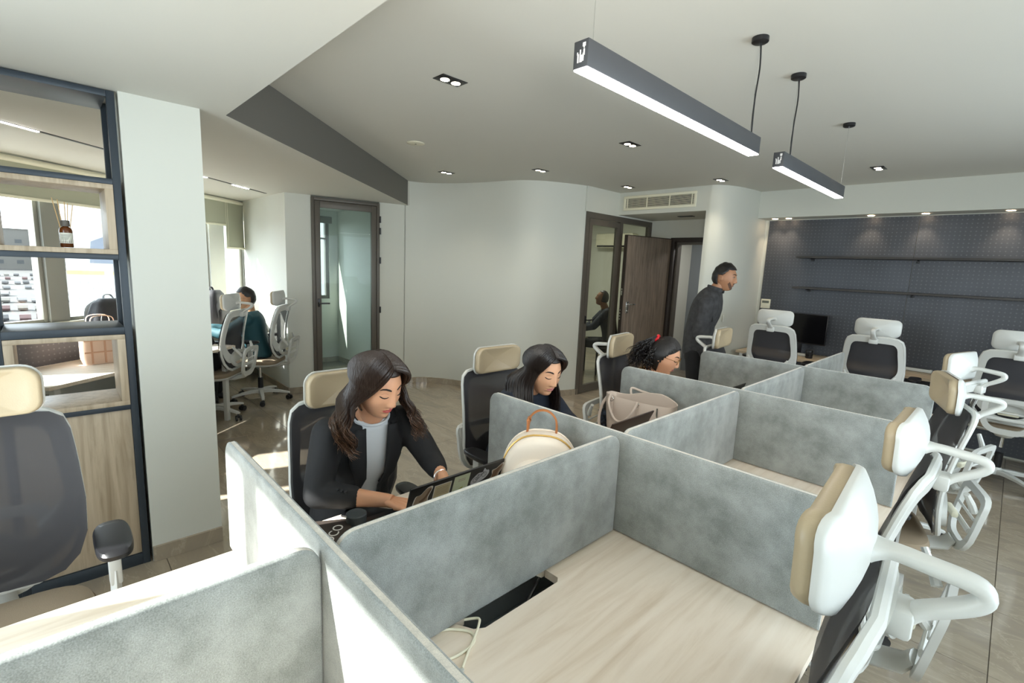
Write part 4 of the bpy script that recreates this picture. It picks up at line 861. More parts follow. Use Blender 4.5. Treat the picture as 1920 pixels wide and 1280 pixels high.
# ------------------------------------------------------------------ desk along the perforated wall
for (x0, x1, lb) in ((-1.41,0.02,'long oak desk under the perforated wall with the monitor on it'),(0.024,1.45,'oak desk under the perforated wall with the power strip, right part'),(1.454,2.58,'oak desk under the perforated wall, cut off by the right edge')):
    t = thing('wall_desk', lb, 'desk', ((x0+x1)/2,4.88,0), 0, 'desks along the perforated wall'); hw_ = (x1-x0)/2
    MB().box(-hw_,-0.28,0.712,hw_,0.30,0.74,b=0.002).build('desktop', oakx_m, t)
    for s in (-1,1):
        for y in (-0.22,0.24): MB().box(s*(hw_-0.05)-0.02,y-0.02,0,s*(hw_-0.05)+0.02,y+0.02,0.71,b=0.003).build('leg', white_m, t)
        MB().box(s*(hw_-0.05)-0.018,-0.2,0.67,s*(hw_-0.05)+0.018,0.22,0.71,b=0.003).build('side_rail', white_m, t)
for z, y0 in ((1.86,4.99),(1.505,4.99)):
    t = thing('wall_shelf', 'long dark wall shelf, %s of the two on the perforated wall' % ('upper' if z > 1.7 else 'lower'), 'shelf', (0.75,5.1,z), 0, 'dark shelves on the perforated wall')
    dsh = MATS.get('shelf_dark') or wood_mat('shelf_dark', hexc('4a4744'), hexc('403d3b'), hexc('33302f'), axis=0)
    MB().box(-1.75,-0.11,0,1.85,0.085,0.022,b=0.002).build('shelf_board', dsh, t)
    for x in (-1.62,-0.66,0.3,1.3): MB().tube([(x,0.09,-0.008),(x,-0.04,-0.008)],0.007,8).box(x-0.014,0.062,-0.03,x+0.014,0.09,0.0,b=0.003).build('bracket', black_m, t)
mo = thing('monitor', 'black flat monitor on the desk behind the leftmost wall chair', 'monitor', (-0.86,5.03,0.74))
MB().box(-0.27,-0.02,0.13,0.27,0.012,0.48,b=0.006).build('housing', black_m, mo); MB().box(-0.262,-0.0215,0.145,0.262,-0.0195,0.472).build('screen', mat('screen_black', (0.004,0.004,0.005), 0.12), mo, smooth=False)
MB().box(-0.03,-0.005,0.01,0.03,0.02,0.2,b=0.004).build('stand_neck', black_m, mo); MB().lathe([(0.001,0),(0.1,0),(0.1,0.006),(0.03,0.014),(0.001,0.014)],28).build('stand_foot', black_m, mo)
power_strip((0.22,4.98,0.741), -0.05, 'white power strip with black sockets on the right wall desk')
power_strip((-0.86,4.88,0.741), 0.0, 'white power strip in front of the monitor')
o = MB().tube(spline([(0.37,4.98,0.755),(0.45,4.99,0.745),(0.52,4.95,0.744),(0.62,4.97,0.744),(0.7,5.05,0.744)],6),0.004,6).build('white_lead', white_m); tag(o, 'white lead running from the power strip on the wall desk', 'cable')
o = MB().tube(spline([(0.5,5.08,0.744),(0.56,5.02,0.747),(0.66,5.03,0.746),(0.74,5.0,0.745)],6),0.004,6).build('black_lead', black_m); tag(o, 'black lead curling behind the white one on the wall desk', 'cable')
ln = thing('camera_lens', 'black camera lens standing on the wall desk right of the monitor', 'lens', (-0.68,4.80,0.74))
MB().lathe([(0.001,0),(0.034,0),(0.036,0.004),(0.036,0.03),(0.033,0.033),(0.035,0.04),(0.038,0.055),(0.038,0.085),(0.036,0.09),(0.034,0.088),(0.001,0.085)],28).build('barrel', black_m, ln)
for z in (0.035,0.05,0.065): MB().lathe([(0.036,z),(0.0395,z+0.001),(0.0395,z+0.007),(0.036,z+0.008)],28).build('grip_ring', dark_m, ln)
th = thing('thermostat', 'small cream thermostat with a grey display at the left end of the dark wall', 'thermostat', (-1.33,5.186,1.235))
MB().box(-0.055,-0.018,0,0.055,0,0.115,b=0.004).build('housing', cream_m, th); MB().box(-0.04,-0.0195,0.066,0.04,-0.0175,0.096).build('display', mat('lcd', hexc('6b6f64'),0.3), th, smooth=False)
o = MB().box(-0.012,-0.04,-0.04,0.0,0.04,0.04,b=0.003).build('wall_switch', wall_m); o.location = (-1.53,4.44,1.12); o.rotation_euler = (0,0,math.radians(-160)); o.location = (-1.533,4.425,1.12); tag(o, 'small square switch plate on the rounded wall corner behind the standing man', 'switch')
ac = thing('air_conditioner', 'pale wall-mounted air conditioner seen through the glass partition', 'air conditioner', (-4.6,6.69,2.18))
MB().box(-0.42,-0.2,-0.13,0.42,0,0.14,b=0.03).build('housing', cream_m, ac); MB().box(-0.38,-0.203,-0.115,0.38,-0.19,-0.085).build('outlet_slot', black_m, ac, smooth=False)

# ------------------------------------------------------------------ people
def V(*a): return Vector(a) if len(a) > 1 else Vector(a[0])
def remesh(mb, voxel, smooth=4, fac=0.5):
    me = bpy.data.meshes.new('tmp'); me.from_pydata(mb.v, [], mb.f); o = bpy.data.objects.new('tmp', me); COL.objects.link(o)
    bm = bmesh.new(); bm.from_mesh(me); bmesh.ops.recalc_face_normals(bm, faces=bm.faces[:]); bm.to_mesh(me); bm.free()
    m = o.modifiers.new('r','REMESH'); m.mode = 'VOXEL'; m.voxel_size = voxel; m.use_smooth_shade = True
    if smooth: s = o.modifiers.new('s','SMOOTH'); s.factor = fac; s.iterations = smooth
    dg = bpy.context.evaluated_depsgraph_get(); r = bpy.data.meshes.new_from_object(o.evaluated_get(dg))
    vs = [v.co[:] for v in r.vertices]; fs = [tuple(p.vertices) for p in r.polygons]
    bpy.data.objects.remove(o); bpy.data.meshes.remove(me); bpy.data.meshes.remove(r)
    return MB().add(vs, fs)
def capsule(mb, a, b, ra, rb, n=12, flat=None, up=None):
    a, b = V(a), V(b); d = (b-a); L = d.length
    if L < 1e-6: return mb
    d /= L; pts = []; rr = []
    for q in (80,50,22): pts.append(a-d*ra*math.sin(math.radians(q))); rr.append(ra*math.cos(math.radians(q)))
    pts += [a, b]; rr += [ra, rb]
    for q in (22,50,80): pts.append(b+d*rb*math.sin(math.radians(q))); rr.append(rb*math.cos(math.radians(q)))
    return mb.tube(pts, rr, n, flat=flat, up=up)
def limb(mb, pts, rad, n=14, flat=None, up=None):
    for i in range(len(pts)-1): capsule(mb, pts[i], pts[i+1], rad[i], rad[i+1], n, flat, up)
    return mb
def hand(W, d, n, side, curl=(0.35,0.5,0.35), sc=1.0, spread=0.06):
    d = V(d).normalized(); n = V(n); n = (n-d*n.dot(d)).normalized(); t = n.cross(d)*(-side); W = V(W); mb = MB(); s = sc
    ks = [(0.088,0.031),(0.091,0.010),(0.087,-0.011),(0.079,-0.030)]; Ls = [(0.040,0.024,0.019),(0.044,0.027,0.020),(0.041,0.025,0.019),(0.032,0.019,0.017)]
    for i, ((kx, kt), L) in enumerate(zip(ks, Ls)):
        K = W+d*kx*s+t*kt*s; capsule(mb, W+d*0.012*s+t*kt*0.45*s, K, 0.0135*s, 0.0105*s, 10)
        if i < 3:
            K2 = W+d*ks[i+1][0]*s+t*ks[i+1][1]*s; capsule(mb, W+d*0.05*s+t*(kt*0.8)*s-n*0.003, W+d*0.05*s+t*(ks[i+1][1]*0.8)*s-n*0.003, 0.0125*s, 0.0125*s, 10)
        a = 0.0; P = K; fan = t*spread*(1.2-i*0.8)
        for j in range(3):
            a += curl[j]*(1+0.10*i); dj = (d*math.cos(a)-n*math.sin(a)+fan).normalized(); Q = P+dj*L[j]*s
            capsule(mb, P, Q, (0.0088-0.0007*j)*s, (0.0082-0.0009*j)*s, 10); P = Q
    P = W+d*0.022*s+t*0.022*s-n*0.006*s; 
    for L, (cd, ct, cn), r0, r1 in ((0.045,(0.62,0.70,-0.25),0.014,0.0115),(0.032,(0.85,0.42,-0.25),0.0108,0.0098),(0.025,(0.95,0.20,-0.22),0.0096,0.008)):
        dj = (d*cd+t*ct+n*cn).normalized(); Q = P+dj*L*s; capsule(mb, P, Q, r0*s, r1*s, 10); P = Q
    return remesh(mb, 0.0032*s, 3)
def sstep(x, a, b):
    q = min(max((x-a)/(b-a),0),1); return q*q*(3-2*q)
def gss(x, s): return math.exp(-0.5*(x/s)**2)
def face_point(u, v, fem, mouth=0.0):
    c, s_ = math.cos(u), math.sin(u); z = 0.118*math.cos(v); r = math.sin(v)
    low = sstep(-z,0.0,0.115)
    rf = r**(1-0.42*low)                        # fuller towards the chin
    fx = max(c,0); x = 0.094*rf*c; y = 0.0745*rf*s_
    if z < 0.0: y *= 1-(0.30 if fem else 0.24)*sstep(-z,0.02,0.112)
    if c > 0: x = 0.094*rf*(c**0.86)*(1-0.06*low)
    if c < 0 and z < -0.02: x *= 1-0.45*sstep(-z,0.02,0.1)
    if z > 0: x *= 1.0
    x += 0.006*low*fx
    f = fx**1.5
    if f > 0.02:
        ay = abs(y)
        x += f*(0.0035*gss(z-0.032,0.010)*gss(ay-0.022,0.022)*(0.6 if fem else 1.3))       # brow
        x -= f*0.0095*gss(z-0.010,0.011)*gss(ay-0.033,0.013)                                # socket
        x += f*0.0062*gss(z-0.009,0.0085)*gss(ay-0.033,0.011)                               # lid bulge
        nz = sstep(0.024-z,0.0,0.052)                                                       # nose ridge
        if z > -0.048: x += f*(0.003+0.0125*nz)*gss(y,0.0066+0.0035*nz)*sstep(z+0.046,0.0,0.009)*sstep(0.034-z,0.0,0.02)
        x += f*0.0035*gss(z+0.031,0.0065)*gss(y,0.0085)
        x += f*0.0065*gss(z+0.035,0.0055)*gss(ay-0.0125,0.0052)
        x += f*0.0035*gss(z+0.022,0.017)*gss(ay-0.042,0.016)                                # cheek
        x -= f*0.002*gss(z+0.047,0.004)*gss(y,0.006)
        x += f*0.0058*gss(z+0.0565,0.0042)*gss(y,0.016)*(1.15 if fem else 0.9)              # upper lip
        x += f*0.0070*gss(z+0.0675,0.0048)*gss(y,0.0145)*(1.1 if fem else 0.9)              # lower lip
        x -= f*0.0055*gss(z+0.0618,0.0016)*gss(y,0.019)
        x -= f*0.0035*gss(z+0.079,0.006)*gss(y,0.02)
        x += f*0.0085*gss(z+0.100,0.013)*gss(y,0.019)                                       # chin
    return V(x, y, z)
def head_mesh(fem, nu=150, nv=110):
    mb = MB(); rings = []
    for i in range(nv+1):
        v = PI*(0.01+0.98*i/nv); row = []
        for j in range(nu):
            q = 2*PI*j/nu-PI; u = q+0.0; u = q-0.42*math.sin(q)      # denser in front
            row.append(face_point(u, v, fem))
        rings.append(row)
    mb.loft(rings); return mb
def hair_mat(name, base, tip=None, z0=0, z1=1, rough=0.36):
    m = mat(name, base, rough, spec=0.5); nt = m.node_tree; b = nt.nodes['Principled BSDF']
    tc = nt.nodes.new('ShaderNodeTexCoord'); n = nt.nodes.new('ShaderNodeTexNoise'); n.inputs['Scale'].default_value = 55; n.inputs['Detail'].default_value = 4
    mp = nt.nodes.new('ShaderNodeMapping'); mp.inputs['Scale'].default_value = (3,3,0.35); nt.links.new(tc.outputs['Object'], mp.inputs['Vector']); nt.links.new(mp.outputs[0], n.inputs['Vector'])
    bp_ = nt.nodes.new('ShaderNodeBump'); bp_.inputs['Strength'].default_value = 0.6; bp_.inputs['Distance'].default_value = 0.003; nt.links.new(n.outputs['Fac'], bp_.inputs['Height']); nt.links.new(bp_.outputs['Normal'], b.inputs['Normal'])
    if tip:
        sx = nt.nodes.new('ShaderNodeSeparateXYZ'); nt.links.new(tc.outputs['Object'], sx.inputs[0])
        mr = nt.nodes.new('ShaderNodeMapRange'); mr.inputs[1].default_value = z0; mr.inputs[2].default_value = z1; mr.inputs[3].default_value = 1; mr.inputs[4].default_value = 0; nt.links.new(sx.outputs['Z'], mr.inputs[0])
        ml = nt.nodes.new('ShaderNodeMath'); ml.operation = 'MULTIPLY'; nt.links.new(mr.outputs[0], ml.inputs[0])
        r2 = nt.nodes.new('ShaderNodeMapRange'); r2.inputs[1].default_value = 0.35; r2.inputs[2].default_value = 0.65; nt.links.new(n.outputs['Fac'], r2.inputs[0]); nt.links.new(r2.outputs[0], ml.inputs[1])
        mx = nt.nodes.new('ShaderNodeMix'); mx.data_type = 'RGBA'; mx.inputs[6].default_value = (*base,1); mx.inputs[7].default_value = (*tip,1); nt.links.new(ml.outputs[0], mx.inputs[0]); nt.links.new(mx.outputs[2], b.inputs['Base Color'])
    return m
def rot(yaw, pitch, roll=0):  # head rotation: +x forward; positive pitch looks down
    return Matrix.Rotation(math.radians(yaw),4,'Z') @ Matrix.Rotation(math.radians(pitch),4,'Y') @ Matrix.Rotation(math.radians(roll),4,'X')
def ring(c, L, F, wl, wf, wb, n=28, e=0.85):
    out = []
    for k in range(n):
        a = 2*PI*k/n; cl = math.copysign(abs(math.sin(a))**e, math.sin(a)); cf = math.copysign(abs(math.cos(a))**e, math.cos(a))
        out.append(c+L*cl*wl+F*cf*(wf if cf > 0 else wb))
    return out
FEM = [(-0.10,0.13,0.09,0.10),(-0.02,0.158,0.105,0.115),(0.10,0.155,0.10,0.11),(0.28,0.130,0.095,0.095),(0.45,0.128,0.10,0.09),(0.62,0.145,0.125,0.095),(0.76,0.160,0.105,0.10),(0.88,0.158,0.078,0.09),(0.955,0.125,0.058,0.072),(1.0,0.075,0.05,0.058),(1.05,0.055,0.048,0.05)]
MAL = [(-0.10,0.13,0.10,0.10),(-0.02,0.155,0.115,0.12),(0.10,0.155,0.11,0.115),(0.28,0.148,0.11,0.105),(0.45,0.155,0.115,0.105),(0.62,0.175,0.125,0.115),(0.76,0.190,0.115,0.115),(0.88,0.185,0.088,0.10),(0.955,0.150,0.064,0.08),(1.0,0.09,0.056,0.065),(1.05,0.062,0.053,0.056)]
def spine_frames(sp, table, lat0, lat1, g=0.0, t0=-1, t1=2):
    pts = spline([tuple(p) for p in sp], 12); P = [V(p) for p in pts]; cum = [0]
    for a, b in zip(P, P[1:]): cum.append(cum[-1]+(b-a).length)
    T = cum[-1]; out = []
    def at(t):
        s = t*T
        if s <= 0: d = (P[1]-P[0]).normalized(); return P[0]+d*s, d
        if s >= T: d = (P[-1]-P[-2]).normalized(); return P[-1]+d*(s-T), d
        for i in range(len(P)-1):
            if cum[i+1] >= s:
                q = (s-cum[i])/(cum[i+1]-cum[i]); j = min(i+1,len(P)-2); return P[i].lerp(P[i+1],q), (P[i+1]-P[i]).normalized()
    for t, wl, wf, wb in table:
        if t < t0 or t > t1: continue
        c, d = at(t); L = V(lat0).lerp(V(lat1), min(max(t,0),1)); L = (L-d*L.dot(d)).normalized(); F = L.cross(d)
        out.append((t, c, L, F, wl+g, wf+g, wb+g))
    return out
def folds(mb, amp=0.004, sc=9.0, stretch=(1,1,0.45), seed=0):
    me = bpy.data.meshes.new('t'); me.from_pydata(mb.v, [], mb.f); me.update(); nn_ = [v.normal.copy() for v in me.vertices]; out = []
    for v, n_ in zip(mb.v, nn_):
        q = V(v[0]*sc*stretch[0]+seed, v[1]*sc*stretch[1], v[2]*sc*stretch[2]); d = noise.noise(q)+0.5*noise.noise(q*2.3); d = (1-abs(d)*2.2)*0.5
        out.append(tuple(V(v)+n_*amp*d))
    mb.v = out; bpy.data.meshes.remove(me); return mb
def strands(paths, r=0.006, n=5, flat=(1.5,0.7)):
    mb = MB()
    for k, P in enumerate(paths):
        m = len(P); rr = [r*(0.55+0.45*min(1,i/3))*(1 if i < m*0.6 else max(0.08,1-(i-m*0.6)/(m*0.42))) for i in range(m)]
        mb.tube(P, rr, n, flat=flat)
    return mb
def skinmat(key, h):
    return MATS.get(key) or mat(key, hexc(h), 0.48, spec=0.4, sss=0.12, bump=(180,0.06))
def person(label, loc, sp, head, yaw, pitch, roll, fem, skin, cloth, pants, lat0, lat1, arms, legs, hs=1.0, group=None, sleeve_to=1.0, lips='a8605a', eyes='closed',
           detail=1, top_name='jacket', open_front=False, shoe='shoe', beard=None, brow='241a16', neckr=0.05, top_amp=0.004, g=0.012):
    root = thing('person', label, 'person', loc, 0, group); O = V(loc)
    Lc = lambda p: V(p)-O
    SKM = skinmat('skin_'+skin, skin); LIP = MATS.get('lip_'+lips) or mat('lip_'+lips, hexc(lips), 0.4)
    tab = FEM if fem else MAL
    H = Matrix.Translation(Lc(head)) @ rot(yaw,pitch,roll) @ Matrix.Scale(hs,4)
    # head
    hm = head_mesh(fem, 150 if detail else 90, 110 if detail else 70); lipf = set()
    body = MB(); nf = 0
    lf = []
    for f in hm.f:
        c = sum((V(hm.v[i]) for i in f), V(0,0,0))/len(f)
        lf.append(1 if (c.x > 0.05 and (c.y/0.0235)**2+((c.z+0.062)/(0.0098-0.08*abs(c.y)*0.5))**2 < 1) else 0)
    body.add(hm.v, hm.f, H); body.mi = lf[:]
    for s in (-1,1):  # ears
        e = MB().sphere((0,0,0),(0.017,0.0065,0.030),14,10); e.tube([(0.010*math.cos(a)-0.002,0.006,0.024*math.sin(a)+0.002) for a in [2*PI*k/16*0.8+0.6 for k in range(16)]],0.0035,6)
        Mx = H @ Matrix.Translation((-0.010,s*0.0755,-0.006)) @ Matrix.Rotation(s*0.35,4,'Z') @ Matrix.Rotation(-0.15,4,'Y')
        if s < 0: Mx = Mx @ Matrix.Scale(-1,4,(0,1,0))
        n0 = len(body.f); body.add(e.v, e.f, Mx); body.mi += [0]*(len(body.f)-len(body.mi))
    nb = Lc(sp[-1]); hb = H @ V(-0.022,0,-0.055); nk = MB()
    nk.tube([nb+(nb-hb)*0.25, nb, nb.lerp(hb,0.5), hb],[neckr*0.9,neckr*1.0,neckr*0.96,neckr*0.98],20)
    body.add(nk.v, nk.f)
    # hidden torso and limbs, one coarse skin under the clothes
    core = MB(); fr = spine_frames([Lc(p) for p in sp], tab, lat0, lat1, -0.016)
    core.loft([ring(c,L,F,wl,wf,wb,20) for t,c,L,F,wl,wf,wb in fr])
    for (S, E, W_, hd, hn, side, curl) in arms: limb(core, [Lc(S),Lc(E),Lc(W_)], [0.042,0.036,0.024], 10)
    for (Hp, K, A, toe) in legs: limb(core, [Lc(Hp),Lc(K),Lc(A)], [0.07,0.05,0.036], 10)
    cm = remesh(core, 0.014, 2); body.add(cm.v, cm.f)
    for (S, E, W_, hd, hn, side, curl) in arms:
        S, E, W_ = Lc(S), Lc(E), Lc(W_); fa = MB(); fa.tube([E, E.lerp(W_,0.35), E.lerp(W_,0.75), W_, W_+V(hd).normalized()*0.02],[0.036,0.038,0.029,0.0245,0.024],16,flat=(1.0,0.85),up=hn); body.add(fa.v, fa.f)
        hm_ = hand(W_, hd, hn, side, curl, hs); body.add(hm_.v, hm_.f)
    body.mi += [0]*(len(body.f)-len(body.mi))
    bo = body.build('body', [SKM, LIP], root, ang=75)
    # brows, lashes / eyes projected on the face
    bvh = BVHTree.FromPolygons([V(p) for p in hm.v], hm.f)
    def on(y, z, off=0.0006):
        h = bvh.ray_cast(V(0.3,y,z), V(-1,0,0)); return (h[0]+V(off,0,0)) if h[0] else V(0.09,y,z)
    bm_ = MATS.get('brow_'+brow) or mat('brow_'+brow, hexc(brow), 0.7)
    for s in (-1,1):
        MB().tube([on(s*y,z) for y, z in ((0.013,0.0285),(0.021,0.0325),(0.032,0.0355),(0.042,0.034),(0.050,0.0285))],[0.0026,0.0040,0.0036,0.0027,0.0009],6,M=H,flat=(1.0,0.5)).build('eyebrow', bm_, root)
        if eyes == 'closed':
            MB().tube([on(s*y,z,0.0008) for y, z in ((0.0195,0.0035),(0.026,0.0005),(0.033,-0.0008),(0.040,0.0005),(0.0465,0.0045),(0.049,0.0062))],[0.0010,0.0018,0.0023,0.0025,0.0023,0.0010],6,M=H).build('eyelashes', bm_, root)
            MB().tube([on(s*y,z,0.0001) for y, z in ((0.021,0.0145),(0.028,0.0175),(0.036,0.0175),(0.044,0.0135))],0.0005,5,M=H).build('eyelid_crease', MATS.get('lip_9a6a55') or mat('lip_9a6a55', hexc('9a6a55'),0.6), root)
        else:
            e0 = on(s*0.033,0.009,-0.0015); ey = MB().sphere(e0,(0.0035,0.0115,0.0048),16,10,M=H).build('eye', MATS.get('eye_white') or mat('eye_white', hexc('d8d4cc'),0.2), root)
            MB().sphere(e0+V(0.0022,0.0,0.0005),(0.0022,0.0048,0.0046),12,8,M=H).build('iris', MATS.get('iris') or mat('iris', hexc('1e120c'),0.1), ey)
            MB().tube([on(s*y,z,0.0012) for y, z in ((0.021,0.0095),(0.027,0.0138),(0.034,0.0150),(0.041,0.0128),(0.046,0.0085))],[0.0006,0.0011,0.0012,0.0012,0.0006],6,M=H).build('eyelashes', bm_, root)
    # clothes
    fr = spine_frames([Lc(p) for p in sp], tab, lat0, lat1, g, -0.2, 1.0)
    tm_ = MB(); tm_.loft([ring(c,L,F,wl,wf,wb,28) for t,c,L,F,wl,wf,wb in fr])
    for (S, E, W_, hd, hn, side, curl) in arms:
        S, E, W_ = Lc(S), Lc(E), Lc(W_); We = E.lerp(W_, sleeve_to); limb(tm_, [S, S.lerp(E,0.5), E, E.lerp(We,0.5), We], [0.058,0.056,0.050,0.046,0.040] if fem else [0.068,0.064,0.056,0.050,0.044], 14)
    tmr = remesh(tm_, 0.0075 if detail else 0.011, 6 if detail else 5); folds(tmr, top_amp, 9.0, seed=len(label))
    if open_front:
        keep = []; 
        def local(p):
            best = None
            for k in range(len(fr)-1):
                t,c,L,F,wl,wf,wb = fr[k]; d = (fr[k+1][1]-c); q = (p-c).dot(d)/d.length_squared
                if q < 1.0 or k == len(fr)-2: q = min(max(q,-0.5),1.5); cc_ = c+d*q; return t+(fr[k+1][0]-t)*q, (p-cc_).dot(L), (p-cc_).dot(F)
        for f in tmr.f:
            c_ = sum((V(tmr.v[i]) for i in f), V(0,0,0))/len(f); t, l, ff = local(c_)
            if ff > 0.03 and abs(l-open_front[2](t)) < (open_front[0](t)) and t > open_front[1]: continue
            keep.append(f)
        tmr.f = keep; tmr.mi = [0]*len(keep)
    tob = tmr.build(top_name, cloth, root, ang=80)
    if open_front: md = tob.modifiers.new('s','SOLIDIFY'); md.thickness = 0.004; md.offset = -1
    if legs:
        lg = MB(); f0 = spine_frames([Lc(p) for p in sp], tab, lat0, lat1, 0.008, -0.2, 0.30); lg.loft([ring(c,L,F,wl,wf,wb,24) for t,c,L,F,wl,wf,wb in f0])
        for (Hp, K, A, toe) in legs: limb(lg, [Lc(Hp), Lc(Hp).lerp(Lc(K),0.5), Lc(K), Lc(K).lerp(Lc(A),0.5), Lc(A)], [0.088,0.080,0.064,0.055,0.047], 14)
        lr = remesh(lg, 0.012, 5); folds(lr, 0.004, 8, seed=3); lr.build('trousers', pants, root, ang=80)
        for (Hp, K, A, toe) in legs:
            A, toe = Lc(A), Lc(toe); d = (toe-A); d.z = 0; d = d.normalized() if d.length > 0.01 else V(1,0,0); zf = min(A.z, toe.z)-0.045
            sh_ = MB(); yv = V(0,0,1).cross(d); base = V(A.x,A.y,-O.z if False else 0)
            rings_ = []
            for x, w_, h in ((-0.055,0.025,0.05),(-0.04,0.036,0.085),(0.0,0.038,0.09),(0.06,0.040,0.065),(0.12,0.046,0.048),(0.17,0.042,0.035),(0.195,0.022,0.022)):
                c = V(A.x,A.y,A.z-0.09)+d*x; rings_.append([c+yv*math.cos(a)*w_+V(0,0,1)*(h*0.5+math.sin(a)*h*0.5) for a in [2*PI*k/14 for k in range(14)]])
            sh_.loft(rings_).build(shoe, black_m, root)
    return root, H, fr, Lc, on
def hair_cap(H, hairline, m, root, off=1.035, name='hair', lump=0.0, seed=0, nu=72, nv=44):
    """scalp cap: keeps the part of a scaled skull where hairline(dir) is true"""
    mb = MB(); vs = []; fs = []; ok = []
    for i in range(nv+1):
        v = PI*(0.003+0.80*i/nv)
        for j in range(nu):
            u = 2*PI*j/nu; p = V(0.094*math.sin(v)*math.cos(u), 0.0765*math.sin(v)*math.sin(u), 0.118*math.cos(v)); 
            if p.x < 0 and p.z < -0.02: p.x *= 1-0.30*sstep(-p.z,0.02,0.1)
            d = off+lump*noise.noise(p*38+V(seed,0,0)); vs.append(V(p.x*d-0.002,p.y*d,p.z*d+0.001)); ok.append(hairline(p, u, v))
    for i in range(nv):
        for j in range(nu):
            a, b, c, d = i*nu+j, i*nu+(j+1) % nu, (i+1)*nu+(j+1) % nu, (i+1)*nu+j
            if ok[a] and ok[b] and ok[c] and ok[d]: fs.append((a,b,c,d))
    fs.append(tuple(range(nu)))
    o = MB().add(vs, fs, H).build(name, m, root, ang=80); md = o.modifiers.new('s','SOLIDIFY'); md.thickness = 0.006; md.offset = 1; return o
def long_hair(H, Lc, m, root, fall, n_side=90, r=0.0065, wave=0.0, seed=1, part=0.0, spread=1.0, layers=2, name='hair', frame=0.052, wavef=3.2):
    """fall(side, a) -> list of world waypoints below the ear line; a=0 face-framing, 1 back"""
    rn = random.Random(seed); paths = []
    for side in (-1,1):
        for layer in range(layers):
            N = n_side if layer == layers-1 else int(n_side*0.6)
            for k in range(N):
                a = (k+rn.random())/N; lay = 1.05+0.055*layer+rn.uniform(-0.01,0.02)
                phi = math.radians(52+108*a); x0, z0 = 0.094*math.cos(phi), 0.118*math.sin(phi)
                xs = frame*(1-a)-0.098*a+rn.uniform(-0.004,0.004)
                zs = 0.012-0.03*a
                ys = 0.0775*math.sqrt(max(0.10,1-(xs/0.102)**2)); pts = []
                for q in (0.0,0.14,0.3,0.48,0.66,0.84,1.0):
                    th = q*PI/2; cx = x0*math.cos(th)+xs*math.sin(th)*1.0+(0.0 if a > 0.3 else 0.006*math.sin(PI*q)); cz = z0*math.cos(th)+zs*math.sin(th); cy = ys*math.sin(th)
                    e = math.sqrt((cx/0.094)**2+(cy/0.0765)**2+(cz/0.118)**2); sc = max(1.0,1/e) if e > 0 else 1
                    lift = lay*(1+0.035*math.sin(PI*min(q*1.4,1))); pts.append(H @ V(cx*sc*lift, side*cy*sc*lift+part*(1-q), cz*sc*lift))
                fw = [Lc(p) for p in fall(side, a)]; jit = V(rn.uniform(-1,1),rn.uniform(-1,1),rn.uniform(-1,1))*0.007*spread
                lay_o = V(0,side,0)*0.008*(layer)
                P = pts+[p+jit*(0.5+0.6*i)+lay_o for i, p in enumerate(fw)]
                P = [V(p) for p in spline([tuple(p) for p in P], 4)]
                if wave:
                    ph = a*7.0+rn.uniform(-0.35,0.35); n0 = 24
                    for i in range(n0, len(P)):
                        q = (i-n0)/max(1,len(P)-n0); w_ = wave*min(1,q*1.6)
                        P[i] = P[i]+V(math.cos(ph+q*wavef*2*PI)*w_*0.8, math.sin(ph+q*wavef*2*PI)*w_, math.cos(ph*1.3+q*wavef*2*PI)*w_*0.3)
                ln_ = rn.uniform(0.88,1.0); P = P[:max(6,int(len(P)*ln_))]; paths.append(P)
    return strands(paths, r).build(name, m, root, ang=80)
denim = mat('navy_denim', hexc('232a38'), 0.85, bump=(240,0.3)); blz = mat('black_wool', hexc('1d1d1f'), 0.8, bump=(300,0.15)); tee = mat('white_cotton', hexc('d6dade'), 0.85, bump=(90,0.1))
jean = mat('blue_jeans', hexc('3a4c66'), 0.85, var=(40,0.3), bump=(240,0.3)); blkp = mat('black_trousers', hexc('121214'), 0.85); bdenim = mat('black_denim', hexc('3c3c3e'), 0.85, var=(26,0.5), bump=(200,0.3))
teal = mat('teal_shirt', hexc('1b4850'), 0.7); suit = mat('navy_suit', hexc('1e2331'), 0.75); tan_ = mat('mustard_knit', hexc('9a7740'), 0.9)
hb1 = hair_mat('hair_brown', hexc('2c1f18'), hexc('7d5a42'), 0.34, 0.50); hb2 = hair_mat('hair_dark', hexc('1e1613')); hb3 = hair_mat('hair_black', hexc('14100f'), rough=0.42)
gold = mat('gold', hexc('b08a40'), 0.25, metal=1.0); silver = mat('silver', (0.7,0.7,0.7), 0.2, metal=1.0)
def seated_legs(px, py, f, side_sep=0.10, knee=0.44, sh=0.50, z=0.50):
    fx, fy = f; out = []
    for s in (-1,1):
        h = (px-fy*s*side_sep*0.8, py+fx*s*side_sep*0.8, z); k = (px+fx*knee-fy*s*side_sep*1.1, py+fy*knee+fx*s*side_sep*1.1, z+0.0); a = (px+fx*(knee+0.02)-fy*s*side_sep, py+fy*(knee+0.02)+fx*s*side_sep, 0.09)
        out.append((h,k,a,(a[0]+fx*0.15,a[1]+fy*0.15,0.05)))
    return out
TY = (0.45,0.55,0.35)
